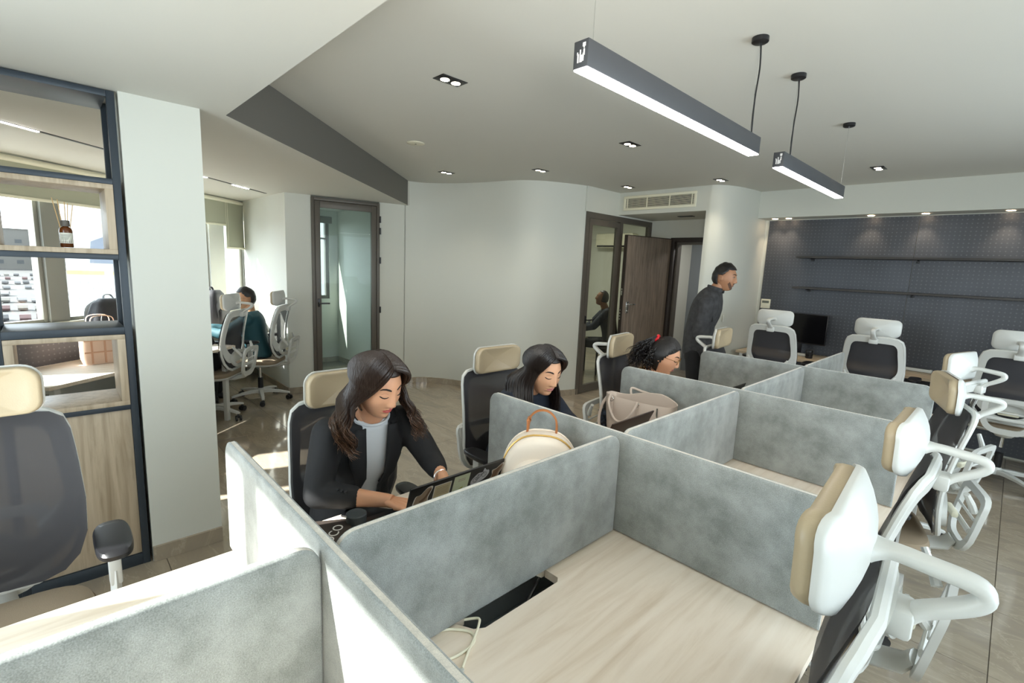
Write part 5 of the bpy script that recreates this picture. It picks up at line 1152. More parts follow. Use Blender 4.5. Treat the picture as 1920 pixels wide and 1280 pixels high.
# --- woman in the black blazer
W1 = (-0.95,-0.48,0.60)
w1, H1, fr1, Lc1, on1 = person('seated woman with long wavy brown hair, black blazer and white top, at a stickered laptop', W1,
    [(-1.00,-0.48,0.53),(-0.96,-0.48,0.72),(-0.88,-0.485,0.90),(-0.80,-0.49,1.035)], (-0.735,-0.495,1.165), 10, 19, 2, True, 'd09a78', blz, jean, (0,1,0), (0.03,1,0),
    [((-0.83,-0.645,0.985),(-0.76,-0.715,0.795),(-0.575,-0.545,0.79),(1.0,0.55,-0.05),(0,0,1),-1,TY),((-0.82,-0.335,0.985),(-0.72,-0.265,0.825),(-0.575,-0.30,0.795),(0.85,-0.25,-0.1),(0,0,1),1,TY)],
    seated_legs(-0.98,-0.48,(1,0)), hs=0.98, sleeve_to=0.50, open_front=(lambda t: 0.045+0.022*abs(t-0.55), -0.3, lambda t: 0.0), top_name='blazer', lips='b5524c')
fr_t = spine_frames([Lc1(p) for p in [(-1.00,-0.48,0.53),(-0.96,-0.48,0.72),(-0.88,-0.485,0.90),(-0.80,-0.49,1.035)]], FEM, (0,1,0), (0.03,1,0), 0.003, 0.2, 1.0)
tt_ = MB().loft([ring(c,L,F,wl,wf,wb,40) for t,c,L,F,wl,wf,wb in fr_t]); tt_.tube([fr_t[-1][1]+fr_t[-1][2]*math.sin(a)*0.072+fr_t[-1][3]*math.cos(a)*0.055 for a in [2*PI*k/24 for k in range(24)]],0.006,6,closed=True); tt_.build('white_top', tee, w1, ang=80)
# lapels along the opening
def lapel(side):
    pts = []; wd_ = []
    for t,c,L,F,wl,wf,wb in fr1:
        if t < -0.03 or t > 1.01: continue
        g_ = 0.047+0.022*abs(t-0.55); x = g_/wl; cf = math.sqrt(max(0,1-x*x)); g_ -= 0.013; x = g_/wl; cf = math.sqrt(max(0,1-x*x)); pts.append((t, c+L*side*g_+F*(wf*cf+0.010), L, F))
    mb = MB(); n = 4; rows = []
    for i,(t,p,L,F) in enumerate(pts):
        w_ = 0.012+0.055*sstep(t,0.40,0.80)*(1-0.5*sstep(t,0.86,0.97)); rows.append([p+L*side*(w_*q/n)-F*(0.10*(w_*q/n))+F*0.004*math.sin(PI*q/n) for q in range(n+1)])
    mb.grid(lambda u,v: rows[int(round(v*(len(rows)-1)))][int(round(u*n))], n, len(rows)-1); o = mb.build('lapel', blz, w1, fixn=False); md = o.modifiers.new('s','SOLIDIFY'); md.thickness = 0.006; md.offset = 1; return o
lapel(-1); lapel(1)
t,c,L,F,wl,wf,wb = fr1[-2]; up_ = (fr1[-1][1]-fr1[-2][1]).normalized()
MB().tube([c+up_*0.012+L*math.sin(a)*wl*0.80+F*(math.cos(a)*(wf*1.12 if math.cos(a) > 0 else wb*0.95)) for a in [0.62+(2*PI-1.24)*k/26 for k in range(27)]],0.011,8,flat=(1.8,0.7),up=(0,0,1)).build('collar', blz, w1)
for (p, n_) in (((-0.655,-0.660,0.827),None),((-0.668,-0.668,0.828),None),((-0.681,-0.676,0.829),None)): MB().sphere(Lc1(p),0.0055,10,6).build('cuff_button', dark_m, w1)
MB().tube([Lc1(V(-0.600,-0.2985,0.796)+V(0,0.028*math.cos(a),0.027*math.sin(a))+V(1,0,0)*0.004*math.sin(a*2)) for a in [2*PI*k/20 for k in range(20)]],0.0035,8,closed=True,flat=(1.0,1.8)).build('silver_watch', silver, w1)
def fall1(side, a):
    if side < 0: F_ = [(-0.700,-0.600,1.10),(-0.690,-0.625,1.03),(-0.680,-0.615,0.965),(-0.670,-0.60,0.925)]; B_ = [(-0.82,-0.60,1.11),(-0.775,-0.64,1.05),(-0.735,-0.645,0.99),(-0.71,-0.635,0.94)]
    else: F_ = [(-0.675,-0.40,1.10),(-0.665,-0.385,1.04),(-0.655,-0.375,0.985),(-0.635,-0.37,0.945)]; B_ = [(-0.83,-0.39,1.11),(-0.80,-0.345,1.06),(-0.74,-0.325,1.02),(-0.68,-0.325,0.965)]
    return [V(f).lerp(V(b), a) for f, b in zip(F_, B_)]
def hl_w(p, u, v): c = math.cos(u); return (p.z > 0.066 if c > 0.55 else (p.z > 0.066-0.12*(0.55-c)/0.55 if c > 0 else p.z > -0.10)) 
hair_cap(H1, hl_w, hb1, w1, 1.05)
long_hair(H1, Lc1, hb1, w1, fall1, 130, 0.0045, wave=0.014, seed=4)
# --- woman in navy with straight hair
W2 = (-0.98,0.50,0.60)
w2, H2, fr2, Lc2, on2 = person('seated woman with long straight dark hair and a navy denim jacket, behind the cream backpack', W2,
    [(-1.02,0.50,0.53),(-1.0,0.50,0.70),(-0.955,0.50,0.86),(-0.905,0.50,0.965)], (-0.815,0.505,1.085), -9, 15, 0, True, 'd6a482', denim, blkp, (0,1,0), (0,1,0),
    [((-0.93,0.335,0.91),(-0.86,0.28,0.76),(-0.60,0.42,0.775),(1,0.15,-0.05),(0,0,1),-1,TY),((-0.93,0.665,0.91),(-0.84,0.735,0.78),(-0.60,0.60,0.775),(1,-0.15,-0.05),(0,0,1),1,TY)],
    seated_legs(-1.0,0.50,(1,0)), hs=1.04, sleeve_to=0.95, lips='c07a74', top_name='denim_jacket')
def fall2(side, a):
    if side < 0: F_ = [(-0.80,0.415,1.02),(-0.795,0.41,0.95),(-0.79,0.42,0.88),(-0.785,0.43,0.81)]; B_ = [(-0.97,0.40,1.04),(-0.965,0.385,0.96),(-0.90,0.375,0.90),(-0.86,0.385,0.83)]
    else: F_ = [(-0.79,0.585,1.02),(-0.785,0.60,0.95),(-0.785,0.60,0.88),(-0.785,0.59,0.81)]; B_ = [(-0.96,0.61,1.04),(-0.93,0.63,0.96),(-0.86,0.635,0.90),(-0.83,0.62,0.83)]
    return [V(f).lerp(V(b), a) for f, b in zip(F_, B_)]
hair_cap(H2, hl_w, hb2, w2, 1.05)
long_hair(H2, Lc2, hb2, w2, fall2, 130, 0.0045, wave=0.0025, seed=9, wavef=1.0, frame=0.045)
MB().tube([H2 @ V(-0.004+0.006*math.cos(a),-0.083,-0.045+0.010*math.sin(a)) for a in [2*PI*k/12 for k in range(12)]],0.0022,6,closed=True).build('gold_earring', gold, w2)
# --- woman with curly hair and glasses
W3 = (-0.86,1.47,0.60)
w3, H3, fr3, Lc3, on3 = person('woman with curly black ponytail, red hair tie and round glasses, leaning over her desk', W3,
    [(-0.84,1.50,0.53),(-0.845,1.50,0.70),(-0.81,1.50,0.85),(-0.755,1.505,0.96)], (-0.685,1.525,1.085), 17, 18, 0, True, 'cf9a7a', tan_, blkp, (0,1,0), (-0.15,1,0),
    [((-0.79,1.35,0.90),(-0.74,1.27,0.775),(-0.50,1.38,0.775),(1,0.2,-0.05),(0,0,1),-1,TY),((-0.80,1.66,0.91),(-0.74,1.72,0.78),(-0.50,1.60,0.775),(1,-0.15,-0.05),(0,0,1),1,TY)],
    seated_legs(-0.84,1.50,(1,0)), hs=1.0, sleeve_to=0.95, lips='b5716a', top_name='sweater')
hair_cap(H3, hl_w, hb3, w3, 1.045, lump=0.03)
rn = random.Random(5); curls = []
tie = H3 @ V(-0.085,0.005,0.085)
for k in range(230):   # corkscrew locks: ponytail and loose curls at the back
    if k < 140: st = tie+V(rn.uniform(-0.02,0.02),rn.uniform(-0.02,0.02),rn.uniform(-0.015,0.02)); end = Lc3(V(-0.845+rn.uniform(-0.06,0.055),1.435+rn.uniform(-0.06,0.05),rn.uniform(0.96,1.12)))
    else: q = rn.uniform(0,1); st = H3 @ V(-0.07+0.03*rn.random(),rn.choice((-1,1))*rn.uniform(0.03,0.075),rn.uniform(-0.03,0.05)); end = st+V(rn.uniform(-0.06,0.0),rn.uniform(-0.05,0.03),rn.uniform(-0.15,-0.05))
    mid = st.lerp(end,0.45)+V(rn.uniform(-0.045,0.0),rn.uniform(-0.04,0.02),rn.uniform(0.0,0.02)); P = []; ph = rn.uniform(0,6.28); A = rn.uniform(0.006,0.011); tw = rn.uniform(2.5,4.5)
    for i in range(20):
        q = i/19; c = st*(1-q)**2+mid*2*q*(1-q)+end*q*q; w_ = A*min(1,q*3); P.append(c+V(math.cos(ph+q*tw*6.28)*w_, math.sin(ph+q*tw*6.28)*w_, 0.4*math.sin(ph*2+q*tw*6.28)*w_))
    curls.append(P)
strands(curls, 0.0032, 4, (1.2,0.8)).build('curls', hb3, w3, ang=80)
sp_ = []
for k in range(120):  # pulled-back strands over the crown
    a = rn.uniform(-1.25,1.25); st = V(0.06*math.cos(a),0.076*math.sin(a),0.085*math.cos(a*0.9)+0.01); en = V(-0.085,0.005,0.085)
    st = V(0.066*math.cos(a), 0.0765*math.sin(a)*1.0, 0.080-0.055*abs(a)/1.25); P = []
    for i in range(9):
        q = i/8; c = st.lerp(en,q); e = math.sqrt((c.x/0.094)**2+(c.y/0.0765)**2+(c.z/0.118)**2); c = c*(1.075/e); P.append(H3 @ (c+V(0,0,0.002*math.sin(9*q+k))))
    sp_.append(P)
strands(sp_, 0.0045, 5).build('pulled_back_hair', hb3, w3, ang=80)
MB().tube([tie+(rot(17,18) @ V(-0.012*0+0.004*math.sin(3*a),0.022*math.cos(a),0.022*math.sin(a))) for a in [2*PI*k/20 for k in range(20)]],0.009,8,closed=True).build('red_hair_tie', mat('red_satin', hexc('c8141e'),0.45), w3)
def spectacles(H, on, root, rr=0.0205, m=gold, round_=True):
    mb = MB(); z = 0.006
    for s in (-1,1):
        c = on(s*0.0325,z,0); cx = c.x+0.014; mb.tube([V(cx-0.10*abs(0),s*0.0325+rr*1.08*math.cos(a),z+rr*math.sin(a)) for a in [2*PI*k/24 for k in range(24)]],0.0011,6,closed=True)
        mb.tube([V(cx,s*0.0545,z+0.006),V(cx-0.02,s*0.072,z+0.007),V(-0.005,s*0.079,0.006),V(-0.022,s*0.078,-0.008)],0.0011,6)
    mb.tube([V(cx,-0.0115,z+0.004),V(cx+0.003,0,z+0.007),V(cx,0.0115,z+0.004)],0.0011,6)
    mb.v = [tuple(H @ V(p)) for p in mb.v]; g = mb.build('glasses', m, root)
    lm_ = MB()
    for s in (-1,1): lm_.add([V(cx,s*0.0325+rr*math.cos(a),z+rr*math.sin(a)) for a in [2*PI*k/20 for k in range(20)]],[tuple(range(20))],H)
    lm_.build('lens', winglass_m, g, smooth=False, fixn=False); return g
spectacles(H3, on3, w3)
# --- standing man
SM = (-1.13,2.98,0.0)
def short_hl(p, u, v): c = math.cos(u); return (p.z > 0.062 if c > 0.5 else (p.z > 0.062-0.054*(0.5-c)/0.5 if c > 0.0 else (p.z > 0.010 if c > -0.42 else p.z > -0.062)))
sm, H4, fr4, Lc4, on4 = person('standing man in a black denim jacket with short black hair and a moustache', SM,
    [(-1.13,2.97,0.93),(-1.145,2.97,1.10),(-1.105,2.99,1.30),(-1.045,3.015,1.485)], (-0.985,3.045,1.605), 11, 6, 0, False, 'a87a5c', bdenim, blkp, (-0.32,0.95,0), (-0.25,0.97,0),
    [((-1.03,2.83,1.375),(-1.06,2.79,1.09),(-0.97,2.83,0.87),(0.3,0.1,-1),(-0.5,-0.9,0),-1,(0.3,0.4,0.3)),((-1.14,3.17,1.375),(-1.16,3.21,1.09),(-1.05,3.22,0.87),(0.3,0.1,-1),(-0.5,0.9,0),1,(0.3,0.4,0.3))],
    [((-1.11,2.88,0.90),(-1.06,2.87,0.48),(-1.13,2.85,0.09),(-0.95,2.90,0.05)),((-1.15,3.06,0.90),(-1.16,3.08,0.48),(-1.30,3.07,0.09),(-1.12,3.12,0.05))],
    hs=1.0, sleeve_to=0.92, eyes='open', top_name='denim_jacket', lips='8a5a4a', neckr=0.056, detail=1)
hair_cap(H4, short_hl, hb3, sm, 1.07, lump=0.05, seed=2)
MB().tube([on4(y,z,0.001) for y, z in ((-0.021,-0.052),(-0.010,-0.0475),(0,-0.0465),(0.010,-0.0475),(0.021,-0.052))],[0.001,0.0026,0.0022,0.0026,0.001],6,M=H4).build('moustache', hb3, sm)
# collar, hem band and seams of the black denim jacket
col_ = []
for t,c,L,F,wl,wf,wb in fr4[-2:]: col_.append((c,L,F,wl,wf,wb))
c,L,F,wl,wf,wb = col_[-1]
MB().tube([c+L*math.sin(a)*(wl*0.92)+F*math.cos(a)*(wf*1.02)+(fr4[-1][1]-fr4[-2][1]).normalized()*(0.012+0.006*math.cos(a)) for a in [2*PI*k/26*0.9+0.31 for k in range(26)]],0.012,8,flat=(1.7,0.6),up=(0,0,1)).build('collar', bdenim, sm)
c,L,F,wl,wf,wb = fr4[0][1:]
MB().tube([p for p in ring(c,L,F,wl+0.004,wf+0.004,wb+0.004,28)],0.010,8,closed=True,flat=(1.8,0.6),up=(0,0,1)).build('hem_band', bdenim, sm)
def beard(H, on, root, m, up=-0.035, off=0.0018):
    def fn_(u, v):
        a = (u-0.5)*2; y = a*0.056; z0 = -0.110+0.058*abs(a)**1.5; z1 = -0.084+0.052*abs(a)**1.3; z = z0+(z1-z0)*v; p = on(y, max(z,-0.11), off); return p
    o = MB().grid(fn_, 24, 6, M=H).build('beard', m, root, fixn=False); return o
stub = mat('stubble', hexc('5c4234'), 0.8)
beard(H4, on4, sm, stub, off=0.0005)
for (p, q) in (((-0.93,2.93,1.30),0.03),): MB().box(-0.04,-0.002,-0.035,0.04,0.004,0.035,b=0.002,M=Matrix.Translation(Lc4(V(-1.0,2.905,1.245))) @ Matrix.Rotation(math.radians(-55),4,'Z')).build('chest_pocket', bdenim, sm)
# --- man in teal, left room
TM = (-4.97,0.26,0.6); F5 = (math.cos(math.radians(224)), math.sin(math.radians(224)))
tm5, H5, fr5, Lc5, on5 = person('seated man in a teal shirt and glasses with a short beard, in the left room', TM,
    [(-4.93,0.31,0.53),(-4.95,0.29,0.70),(-4.98,0.27,0.87),(-5.0,0.26,1.0)], (-5.03,0.235,1.145), 240, 4, 0, False, 'b98a66', teal, blkp, (0.69,-0.72,0), (0.69,-0.72,0),
    [((-4.87,0.13,0.93),(-5.02,-0.05,0.77),(-5.28,-0.08,0.80),(-1,-0.1,0.0),(0,0,1),1,(0.2,0.3,0.2)),((-5.10,0.37,0.93),(-5.28,0.28,0.76),(-5.44,0.08,0.80),(-0.7,-0.7,0),(0,0,1),-1,TY)],
    seated_legs(-4.93,0.31,F5), hs=1.0, sleeve_to=0.9, eyes='open', detail=0, top_name='shirt', neckr=0.055, lips='8a5a4a')
hair_cap(H5, short_hl, hb3, tm5, 1.05, lump=0.03, seed=5); beard(H5, on5, tm5, hb3); spectacles(H5, on5, tm5, m=dark_m)
tm5.rotation_euler = (0,0,math.radians(20))
# --- person in black on the nearer left-room chair
bp6, H6, fr6, Lc6, on6 = person('person in black mostly hidden behind the column, seated on the nearer left-room chair', (-4.60,-0.21,0.6),
    [(-4.56,-0.27,0.53),(-4.61,-0.31,0.70),(-4.68,-0.37,0.85),(-4.75,-0.43,0.95)], (-4.83,-0.50,1.05), 224, 20, 0, False, 'b98a66', blkp, blkp, (0.69,-0.72,0), (0.69,-0.72,0),
    [((-4.60,-0.55,0.90),(-4.72,-0.72,0.77),(-4.95,-0.74,0.79),(-0.8,0.1,0.0),(0,0,1),1,TY),((-4.83,-0.30,0.90),(-5.02,-0.33,0.79),(-5.20,-0.30,0.83),(-1,0.1,0),(0,0,1),-1,TY)],
    seated_legs(-4.56,-0.27,(math.cos(math.radians(224)),math.sin(math.radians(224)))), hs=0.98, sleeve_to=0.55, detail=0, top_name='sweater', lips='8a5a4a')
hair_cap(H6, short_hl, hb3, bp6, 1.06, lump=0.03, seed=8)
bp6.rotation_euler = (0,0,math.radians(18))
# --- man behind the glass
GY = 4.96; G7 = (-3.62,GY,0.6); F7 = (-0.80,-0.60)
gm7, H7, fr7, Lc7, on7 = person('older man in a navy suit and white shirt seated behind the glass partition', G7,
    [(-3.50,GY+0.06,0.50),(-3.52,GY+0.05,0.68),(-3.56,GY+0.03,0.87),(-3.60,GY+0.0,1.03)], (-3.645,GY-0.03,1.185), 217, -12, 0, False, '8e6446', suit, blkp, (0.60,-0.80,0), (0.60,-0.80,0),
    [((-3.46,GY-0.14,0.98),(-3.58,GY-0.30,0.76),(-3.80,GY-0.26,0.70),(-0.8,0.2,-0.4),(0,-0.3,1),1,(0.4,0.5,0.4)),((-3.70,GY+0.16,0.98),(-3.86,GY+0.02,0.76),(-3.86,GY-0.18,0.70),(-0.3,-0.8,-0.3),(0,0,1),-1,(0.4,0.5,0.4))],
    seated_legs(-3.52,GY+0.05,F7,z=0.48), hs=0.98, sleeve_to=0.96, eyes='open', detail=0, top_name='suit_jacket', neckr=0.058, lips='7a4a3a')
hair_cap(H7, lambda p,u,v: (math.cos(u) < 0.15 and p.z > -0.055) or p.z > 0.088, hair_mat('hair_grey', hexc('3c3834')), gm7, 1.03, lump=0.02, seed=3)
t_,c_,L_,F_,wl_,wf_,wb_ = fr7[5]; MB().grid(lambda u,v: (fr7[4][1].lerp(fr7[-1][1],v)+L_*(u-0.5)*0.10*(0.25+0.75*v)+F_*((wf_+0.006)*(1-0.50*v)-0.35*abs(u-0.5)*0.05)), 6, 8).build('shirt_front', tee, gm7, fixn=False)
MB().box(-0.03,-0.002,-0.045,0.03,0.002,0.045,b=0.001,M=Matrix.Translation(Lc7(V(-3.76,GY-0.12,0.82))) @ Matrix.Rotation(math.radians(140),4,'Z')).build('badge', cream_m, gm7)
# his chair and side table
vc = thing('visitor_chair', 'dark upholstered chair under the man in the suit, behind the glass', 'chair', (-3.50,GY+0.07,0), math.atan2(F7[1],F7[0]))
MB().box(-0.26,-0.25,0.36,0.24,0.25,0.435,b=0.03).build('seat', blkp, vc); MB().box(-0.34,-0.24,0.40,-0.24,0.24,0.98,b=0.04).build('backrest', blkp, vc)
for sx in (-0.24,0.2):
    for sy in (-0.21,0.21): MB().cyl((sx,sy,0),(sx,sy,0.37),0.013,10).build('leg', black_m, vc)
st_ = thing('side_table', 'low wooden table edge visible behind the glass beside the seated man', 'table', (-4.10,4.55,0)); MB().box(-0.3,-0.3,0.52,0.3,0.3,0.55,b=0.004).build('table_top', oakx_m, st_)
for sx in (-0.26,0.26):
    for sy in (-0.26,0.26): MB().box(sx-0.02,sy-0.02,0,sx+0.02,sy+0.02,0.52,b=0.003).build('leg', black_m, st_)

# ------------------------------------------------------------------ things on the desks
# stickered laptop
def laptop(x, y, wdt, label, lean=18, name='laptop', dark=True, depth=0.235, lidh=0.235, z=0.74):
    t = thing(name, label, 'laptop', (x,y,z)); body_m = MATS.get('laptop_grey') or mat('laptop_grey', hexc('2a2a2c'), 0.4, metal=0.3)
    MB().box(-depth,-wdt/2,0.002,0,wdt/2,0.018,b=0.005).build('base', body_m, t)
    kb = MB().box(-depth+0.10,-wdt/2+0.02,0.0178,-0.02,wdt/2-0.02,0.0186).build('keyboard', black_m, t, smooth=False); k0 = None
    for r in range(5):
        for c in range(13):
            loc = (-depth+0.108+r*0.021, -wdt/2+0.03+c*(wdt-0.06)/12.4, 0)
            if k0 is None: k0 = MB().box(0,0,0.0186,0.017,(wdt-0.06)/12.4-0.004,0.0202).build('key', MATS.get('key_dark') or mat('key_dark', hexc('303033'),0.5), kb, smooth=False, loc=loc)
            else: q = bpy.data.objects.new('key', k0.data); COL.objects.link(q); q.parent = kb; q.location = loc
    MB().box(-depth+0.012,-0.055,0.0178,-depth+0.082,0.055,0.0184).build('touchpad', MATS.get('pad_dark') or mat('pad_dark', hexc('3c3c40'),0.3), t, smooth=False)
    M = Matrix.Translation((0,0,0.018)) @ Matrix.Rotation(math.radians(lean),4,'Y')
    lid = MB().box(-0.004,-wdt/2,0,0.003,wdt/2,lidh,b=0.0025,M=M).build('lid', MATS.get('lid_black') or mat('lid_black', hexc('18181a'), 0.35), t)
    MB().box(-0.0048,-wdt/2+0.006,0.012,-0.0041,wdt/2-0.006,lidh-0.006,M=M).build('screen', MATS.get('laptop_screen') or mat('laptop_screen', hexc('8d9aa2'),0.3, emit=hexc('c8d4dc'), estr=0.35), t, smooth=False)
    return t, M, lid
lt, LMx, lid = laptop(-0.335,-0.465,0.365,'open black laptop with five stickers on its lid, before the blazer woman')
st = {k: mat('sticker_'+k, hexc(v), 0.6) for k, v in dict(white='dedcd8',brown='6e5442',beige='c3b795',green='cfd8bd',olive='98a03c',grey='b9bcc4',ink='55585e',tan='9a8672',rose='b3a096').items()}
def stick(name, y, z, poly, m, off=0.0036, parent=None, sc=1.0):
    return MB().add([(off,y+a*sc,z+b*sc) for a,b in poly],[tuple(range(len(poly)))],LMx).build(name, m, parent or lid, smooth=False, fixn=False)
ZT = 0.235; blob = lambda pts: [(x,y) for x,y,_ in spline([(a,b,0) for a,b in pts],4,closed=True)]
s1_ = blob([(-0.026,-0.05),(0.022,-0.05),(0.024,-0.02),(0.034,0.016),(0.014,0.018),(-0.006,-0.002),(-0.024,-0.006)])
a = stick('sticker',-0.138,ZT-0.030,s1_,st['white']); stick('sticker_print',-0.138,ZT-0.031,s1_,st['tan'],0.0038,a,0.86); stick('sticker_print',-0.128,ZT-0.026,blob([(-0.02,-0.035),(0.0,-0.02),(0.014,0.006),(0.022,0.004),(0.01,-0.022),(-0.005,-0.04)]),st['brown'],0.004,a,0.9)
sq = lambda w_,h: [(-w_,-h),(w_,-h),(w_,h),(-w_,h)]
a = stick('sticker',-0.066,ZT-0.042,sq(0.032,0.026),st['white']); stick('sticker_print',-0.066,ZT-0.042,sq(0.029,0.023),st['beige'],0.0038,a)
for k in range(5): stick('printed_line',-0.066,ZT-0.030-k*0.006,sq(0.022,0.0009),st['tan'],0.004,a)
a = stick('sticker',0.006,ZT-0.048,sq(0.031,0.040),st['green']); stick('sticker_print',0.0,ZT-0.072,blob([(-0.026,-0.012),(-0.01,-0.012),(0.008,0.002),(0.018,0.014),(0.0,0.01),(-0.018,0.002)]),st['olive'],0.0038,a)
for k in range(2): stick('printed_line',0.006,ZT-0.024-k*0.006,sq(0.014,0.0012),st['rose'],0.0038,a)
s4 = blob([(-0.034,-0.022),(-0.02,-0.028),(0.02,-0.016),(0.036,0.0),(0.034,0.016),(0.022,0.020),(0.012,0.030),(0.006,0.016),(-0.012,0.016),(-0.034,-0.004)])
a = stick('sticker',0.084,ZT-0.040,s4,st['grey'])
def circ(cx, cz, r, n=20): return [(cx+r*math.cos(2*PI*k/n), cz+r*math.sin(2*PI*k/n)) for k in range(n)]
mb = MB()
for cx, cz in ((0.066,ZT-0.048),(0.100,ZT-0.036)): mb.tube([LMx @ V(0.0040,y,z) for y, z in circ(cx,cz,0.0095)],0.0007,5,closed=True)
for p, q in (((0.066,-0.048),(0.078,-0.046)),((0.078,-0.046),(0.093,-0.030)),((0.093,-0.030),(0.074,-0.033)),((0.074,-0.033),(0.078,-0.046)),((0.066,-0.048),(0.074,-0.033)),((0.100,-0.036),(0.093,-0.026)),((0.090,-0.024),(0.096,-0.024)),((0.071,-0.030),(0.077,-0.030))):
    mb.tube([LMx @ V(0.0040,p[0],ZT+p[1]), LMx @ V(0.0040,q[0],ZT+q[1])],0.0007,5)
mb.build('bicycle_print', st['ink'], a)
s5 = blob([(-0.026,-0.045),(0.016,-0.045),(0.018,-0.02),(0.028,-0.004),(0.030,0.022),(0.016,0.018),(0.0,0.006),(-0.018,0.002),(-0.014,-0.02)])
a = stick('sticker',0.152,ZT-0.034,s5,st['white']); stick('sticker_print',0.152,ZT-0.035,s5,st['tan'],0.0038,a,0.86); stick('sticker_print',0.152,ZT-0.035,blob([(-0.014,-0.024),(0.004,-0.03),(0.012,-0.01),(0.022,0.012),(0.008,0.008),(-0.010,-0.002)]),st['brown'],0.004,a,0.95)
# dark tumbler and box by the sunlit corner
t = thing('tumbler', 'dark grey round cup on the desk in front of the woman in the blazer', 'cup', (-0.565,-0.665,0.74)); MB().lathe([(0.001,0),(0.028,0),(0.032,0.02),(0.033,0.035),(0.033,0.04),(0.001,0.04)],28).build('cup_body', mat('slate', hexc('3f4649'),0.6), t); MB().lathe([(0.001,0.04),(0.034,0.04),(0.034,0.046),(0.031,0.049),(0.001,0.049)],28).build('lid', MATS['slate'], t)
t = thing('notebook', 'dark brown notebook with white letters at the corner of the desk, beside the cup', 'notebook', (-0.575,-0.79,0.74), -0.5); MB().box(-0.07,-0.10,0,0.07,0.10,0.022,b=0.003).build('cover', mat('dark_cover', hexc('3b332e'),0.5), t)
text_obj('printed_letters','OCO',0.045,MATS['sticker_white'],Matrix.Translation((0.02,0.05,0.0226)) @ Matrix.Rotation(PI*0.9,4,'Z'),t)
# cream backpack
cb = thing('cream_backpack', 'cream backpack with tan handle and gold zips beside the stickered laptop', 'backpack', (-0.205,-0.165,0.741), math.radians(-48)); cb.scale = (0.92,0.92,0.95)
cm_ = mat('cream_canvas', hexc('e6dacb'), 0.75, bump=(120,0.15)); tl_ = mat('tan_leather', hexc('a8693a'), 0.5); gz = mat('gold_zip', hexc('c9a560'), 0.35, metal=0.6)
# outline in the y-z plane (local x is front)
def bp_out(k, n=44, sx=0.15, h=0.335):
    a = 2*PI*k/n; y = math.copysign(abs(math.cos(a))**0.75, math.cos(a))*sx; z = h/2+math.copysign(abs(math.sin(a))**(0.80 if math.sin(a) > 0 else 0.35), math.sin(a))*h/2
    if z > h*0.45: y *= 1-0.10*((z-h*0.45)/(h*0.55))
    return y, z
rings = []
for x, s, dz in ((-0.07,0.86,0),(-0.066,0.93,0),(-0.05,0.985,0),(0.0,1.0,0),(0.035,0.99,0),(0.055,0.95,0),(0.066,0.88,0),(0.070,0.6,0)):
    rings.append([(x+0.03*(1-z/0.335)*(1 if x > 0 else 0), y*s, 0.1675+(z-0.1675)*s+0.0) for y, z in [bp_out(k) for k in range(44)]])
MB().loft(rings).build('bag_body', cm_, cb, ang=70)
def bpz(xo, s, z0, r, par, m, nm, k0=0, k1=23):
    return MB().tube([(xo+0.03*(1-z/0.335), y*s, 0.1675+(z-0.1675)*s) for y, z in [bp_out(k) for k in range(k0,k1)]], r, 6).build(nm, m, par)
bpz(0.024,1.012,0,0.0035,cb,gz,'main_zip'); bpz(-0.048,1.0,0,0.0035,cb,cm_,'piping')
fp_ = MB(); rings = []
for x, s in ((0.06,1.0),(0.085,0.985),(0.10,0.93),(0.106,0.80),(0.108,0.4)): rings.append([(x+0.004, y*s*0.84, 0.125+(z-0.125)*s) for y, z in [(bp_out(k,44,0.15,0.262)[0], 0.004+bp_out(k,44,0.15,0.262)[1]) for k in range(44)]])
pk = fp_.loft(rings).build('front_pocket', cm_, cb, ang=70)
MB().tube([(0.108,0.66*y,0.012+z*0.86) for y, z in [bp_out(k,44,0.15,0.262) for k in range(1,22)]],0.003,6).build('pocket_zip', gz, pk)
MB().tube(spline([(-0.045,-0.055,0.325),(-0.05,-0.05,0.375),(-0.05,-0.02,0.405),(-0.05,0.02,0.405),(-0.05,0.05,0.375),(-0.045,0.055,0.325)],6),0.010,10,flat=(0.35,1.3),up=(0,0.3,1)).build('top_handle', tl_, cb)
# grey-pink handbag
hb = thing('handbag', 'open pale taupe leather handbag with two handles on the second desk', 'handbag', (-0.44,0.86,0.741), math.radians(4))
hm_ = mat('taupe_leather', hexc('c2b3a6'), 0.45, bump=(200,0.1)); lin_ = mat('dark_lining', hexc('17171a'), 0.9)
def hbr(z, wy, wx, e=5.0): return [(math.copysign(abs(math.cos(a))**(2/e),math.cos(a))*wy, math.copysign(abs(math.sin(a))**(2/3.0),math.sin(a))*wx, z) for a in [2*PI*k/48 for k in range(48)]]
def lip(r):  # wavy upper edge
    return [(x,y,z+ (0.022*math.sin(3.0*x/0.19+0.6)+0.012 if y > 0 else -0.005*math.cos(x*9))) for x,y,z in r]
outer = [hbr(0,0.165,0.055),hbr(0.02,0.175,0.062),hbr(0.12,0.185,0.068),hbr(0.19,0.192,0.066),lip(hbr(0.222,0.195,0.060))]; innr = [lip(hbr(0.220,0.190,0.055)),hbr(0.16,0.182,0.054),hbr(0.03,0.165,0.05)]
MB().loft(outer+innr).build('bag_body', hm_, hb, ang=60)
MB().add([(x,y,z) for x,y,z in hbr(0.13,0.178,0.052)],[tuple(range(48))]).build('lining', lin_, hb, smooth=False)
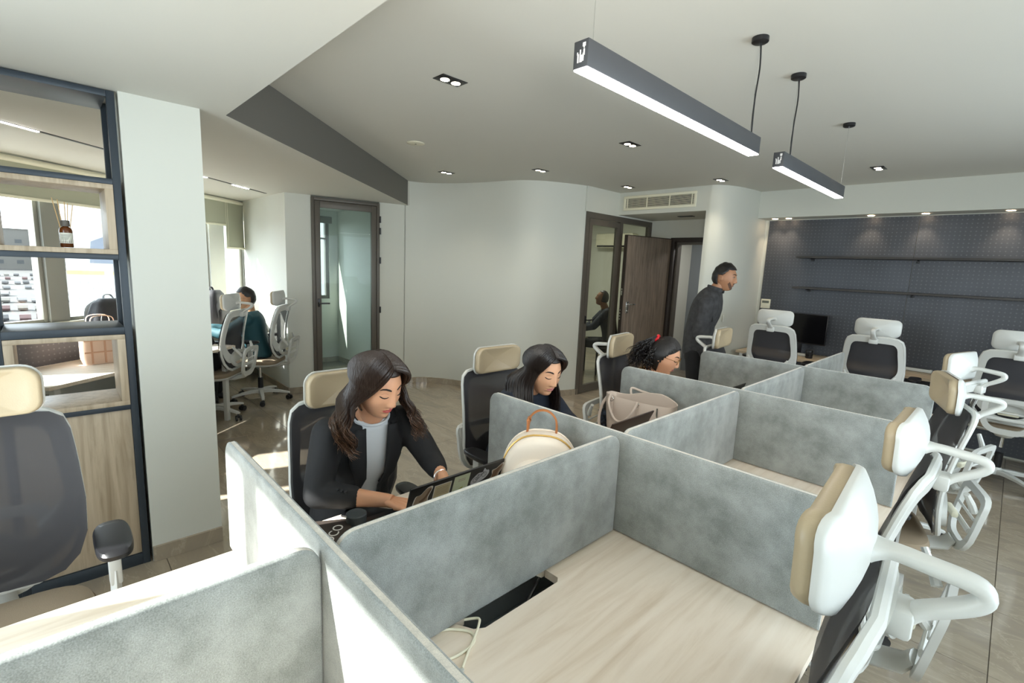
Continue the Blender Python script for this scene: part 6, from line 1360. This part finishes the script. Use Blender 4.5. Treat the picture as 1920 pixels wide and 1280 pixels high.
for sy in (-1,1):
    y0 = sy*0.068; zt = 0.205; 
    pts = [(-0.13,y0,zt),(-0.135,y0*1.15,zt+0.02),(-0.125,y0*1.6,zt-0.02),(-0.08,y0*1.8,zt-0.085),(-0.03,y0*1.8,zt-0.09),(0.015,y0*1.6,zt-0.03),(0.02,y0*1.15,zt+0.01),(0.018,y0,zt)] if sy < 0 else [(-0.09,y0,zt),(-0.1,y0*1.2,zt+0.04),(-0.05,y0*1.5,zt+0.03),(0.05,y0*1.5,zt+0.02),(0.1,y0*1.2,zt+0.03),(0.09,y0,zt)]
    MB().tube(spline(pts,6),0.0065,8).build('handle', hm_, hb)
    for x in ((-0.13,0.018) if sy < 0 else (-0.09,0.09)):
        MB().tube([(x+0.010*math.cos(a),y0*1.06,zt+0.012*math.sin(a)) for a in [2*PI*k/12 for k in range(12)]],0.0022,6,closed=True).build('metal_ring', chrome_m, hb); MB().box(x-0.009,min(y0,y0*1.08),zt-0.07,x+0.009,max(y0,y0*1.08),zt+0.004,b=0.002).build('handle_tab', hm_, hb)
MB().tube([(0.125,-0.067,0.21),(0.128,-0.072,0.16),(0.125,-0.071,0.13)],0.004,6).build('clasp_hook', chrome_m, hb); MB().box(0.118,-0.076,0.03,0.134,-0.070,0.13,b=0.002).build('hanging_strap', hm_, hb)
MB().lathe([(0.001,0),(0.013,0),(0.013,0.004),(0.001,0.005)],16,M=Matrix.Translation((0.05,0.066,0.232)) @ Matrix.Rotation(PI/2,4,'X')).build('turn_lock', chrome_m, hb)
MB().tube(spline([(-0.185,0.0,0.21),(-0.215,-0.02,0.15),(-0.225,-0.03,0.07),(-0.20,-0.05,0.006),(-0.16,-0.07,0.006)],6),0.006,8,flat=(1.3,0.5)).build('shoulder_strap', hm_, hb)
tw = thing('scarf', 'bunched blue and black scarf beside the handbag', 'scarf', (-0.665,0.86,0.742)); mb = MB()
for k in range(5): mb.tube(spline([(0.01*k-0.02,-0.03+0.012*k,0.0+0.006),(-0.015,0.0+0.01*k,0.05),(0.01*k-0.01,0.012*k-0.02,0.11-0.008*k),(0.02,0.02,0.05),(0.03-0.005*k,0.03,0.006)],4),0.010,7)
mb.build('cloth_folds', mat('scarf_blue', hexc('3a4454'),0.8,var=(60,0.8,hexc('101014'))), tw)
l2, M2_, lid2 = laptop(-0.36,0.52,0.34,'dark brown-lidded laptop of the woman in navy, mostly behind the divider', lean=24); 
for c in l2.children:
    if c.name.startswith('lid'): c.data = c.data.copy(); c.data.materials[0] = mat('lid_brown', hexc('3a2a22'),0.35)
l3, M3_, lid3 = laptop(-0.30,1.52,0.34,'laptop of the curly-haired woman, hidden behind the spine divider', lean=20)
# papers/tablet under the hands of the first woman: phone
o = MB().box(-0.04,-0.08,0,0.04,0.08,0.009,b=0.004).build('phone', black_m); o.location = (-0.615,-0.60,0.7405); o.rotation_euler = (0,0,-0.9); tag(o, 'black phone on the desk edge beside the right forearm of the woman in the blazer', 'phone')
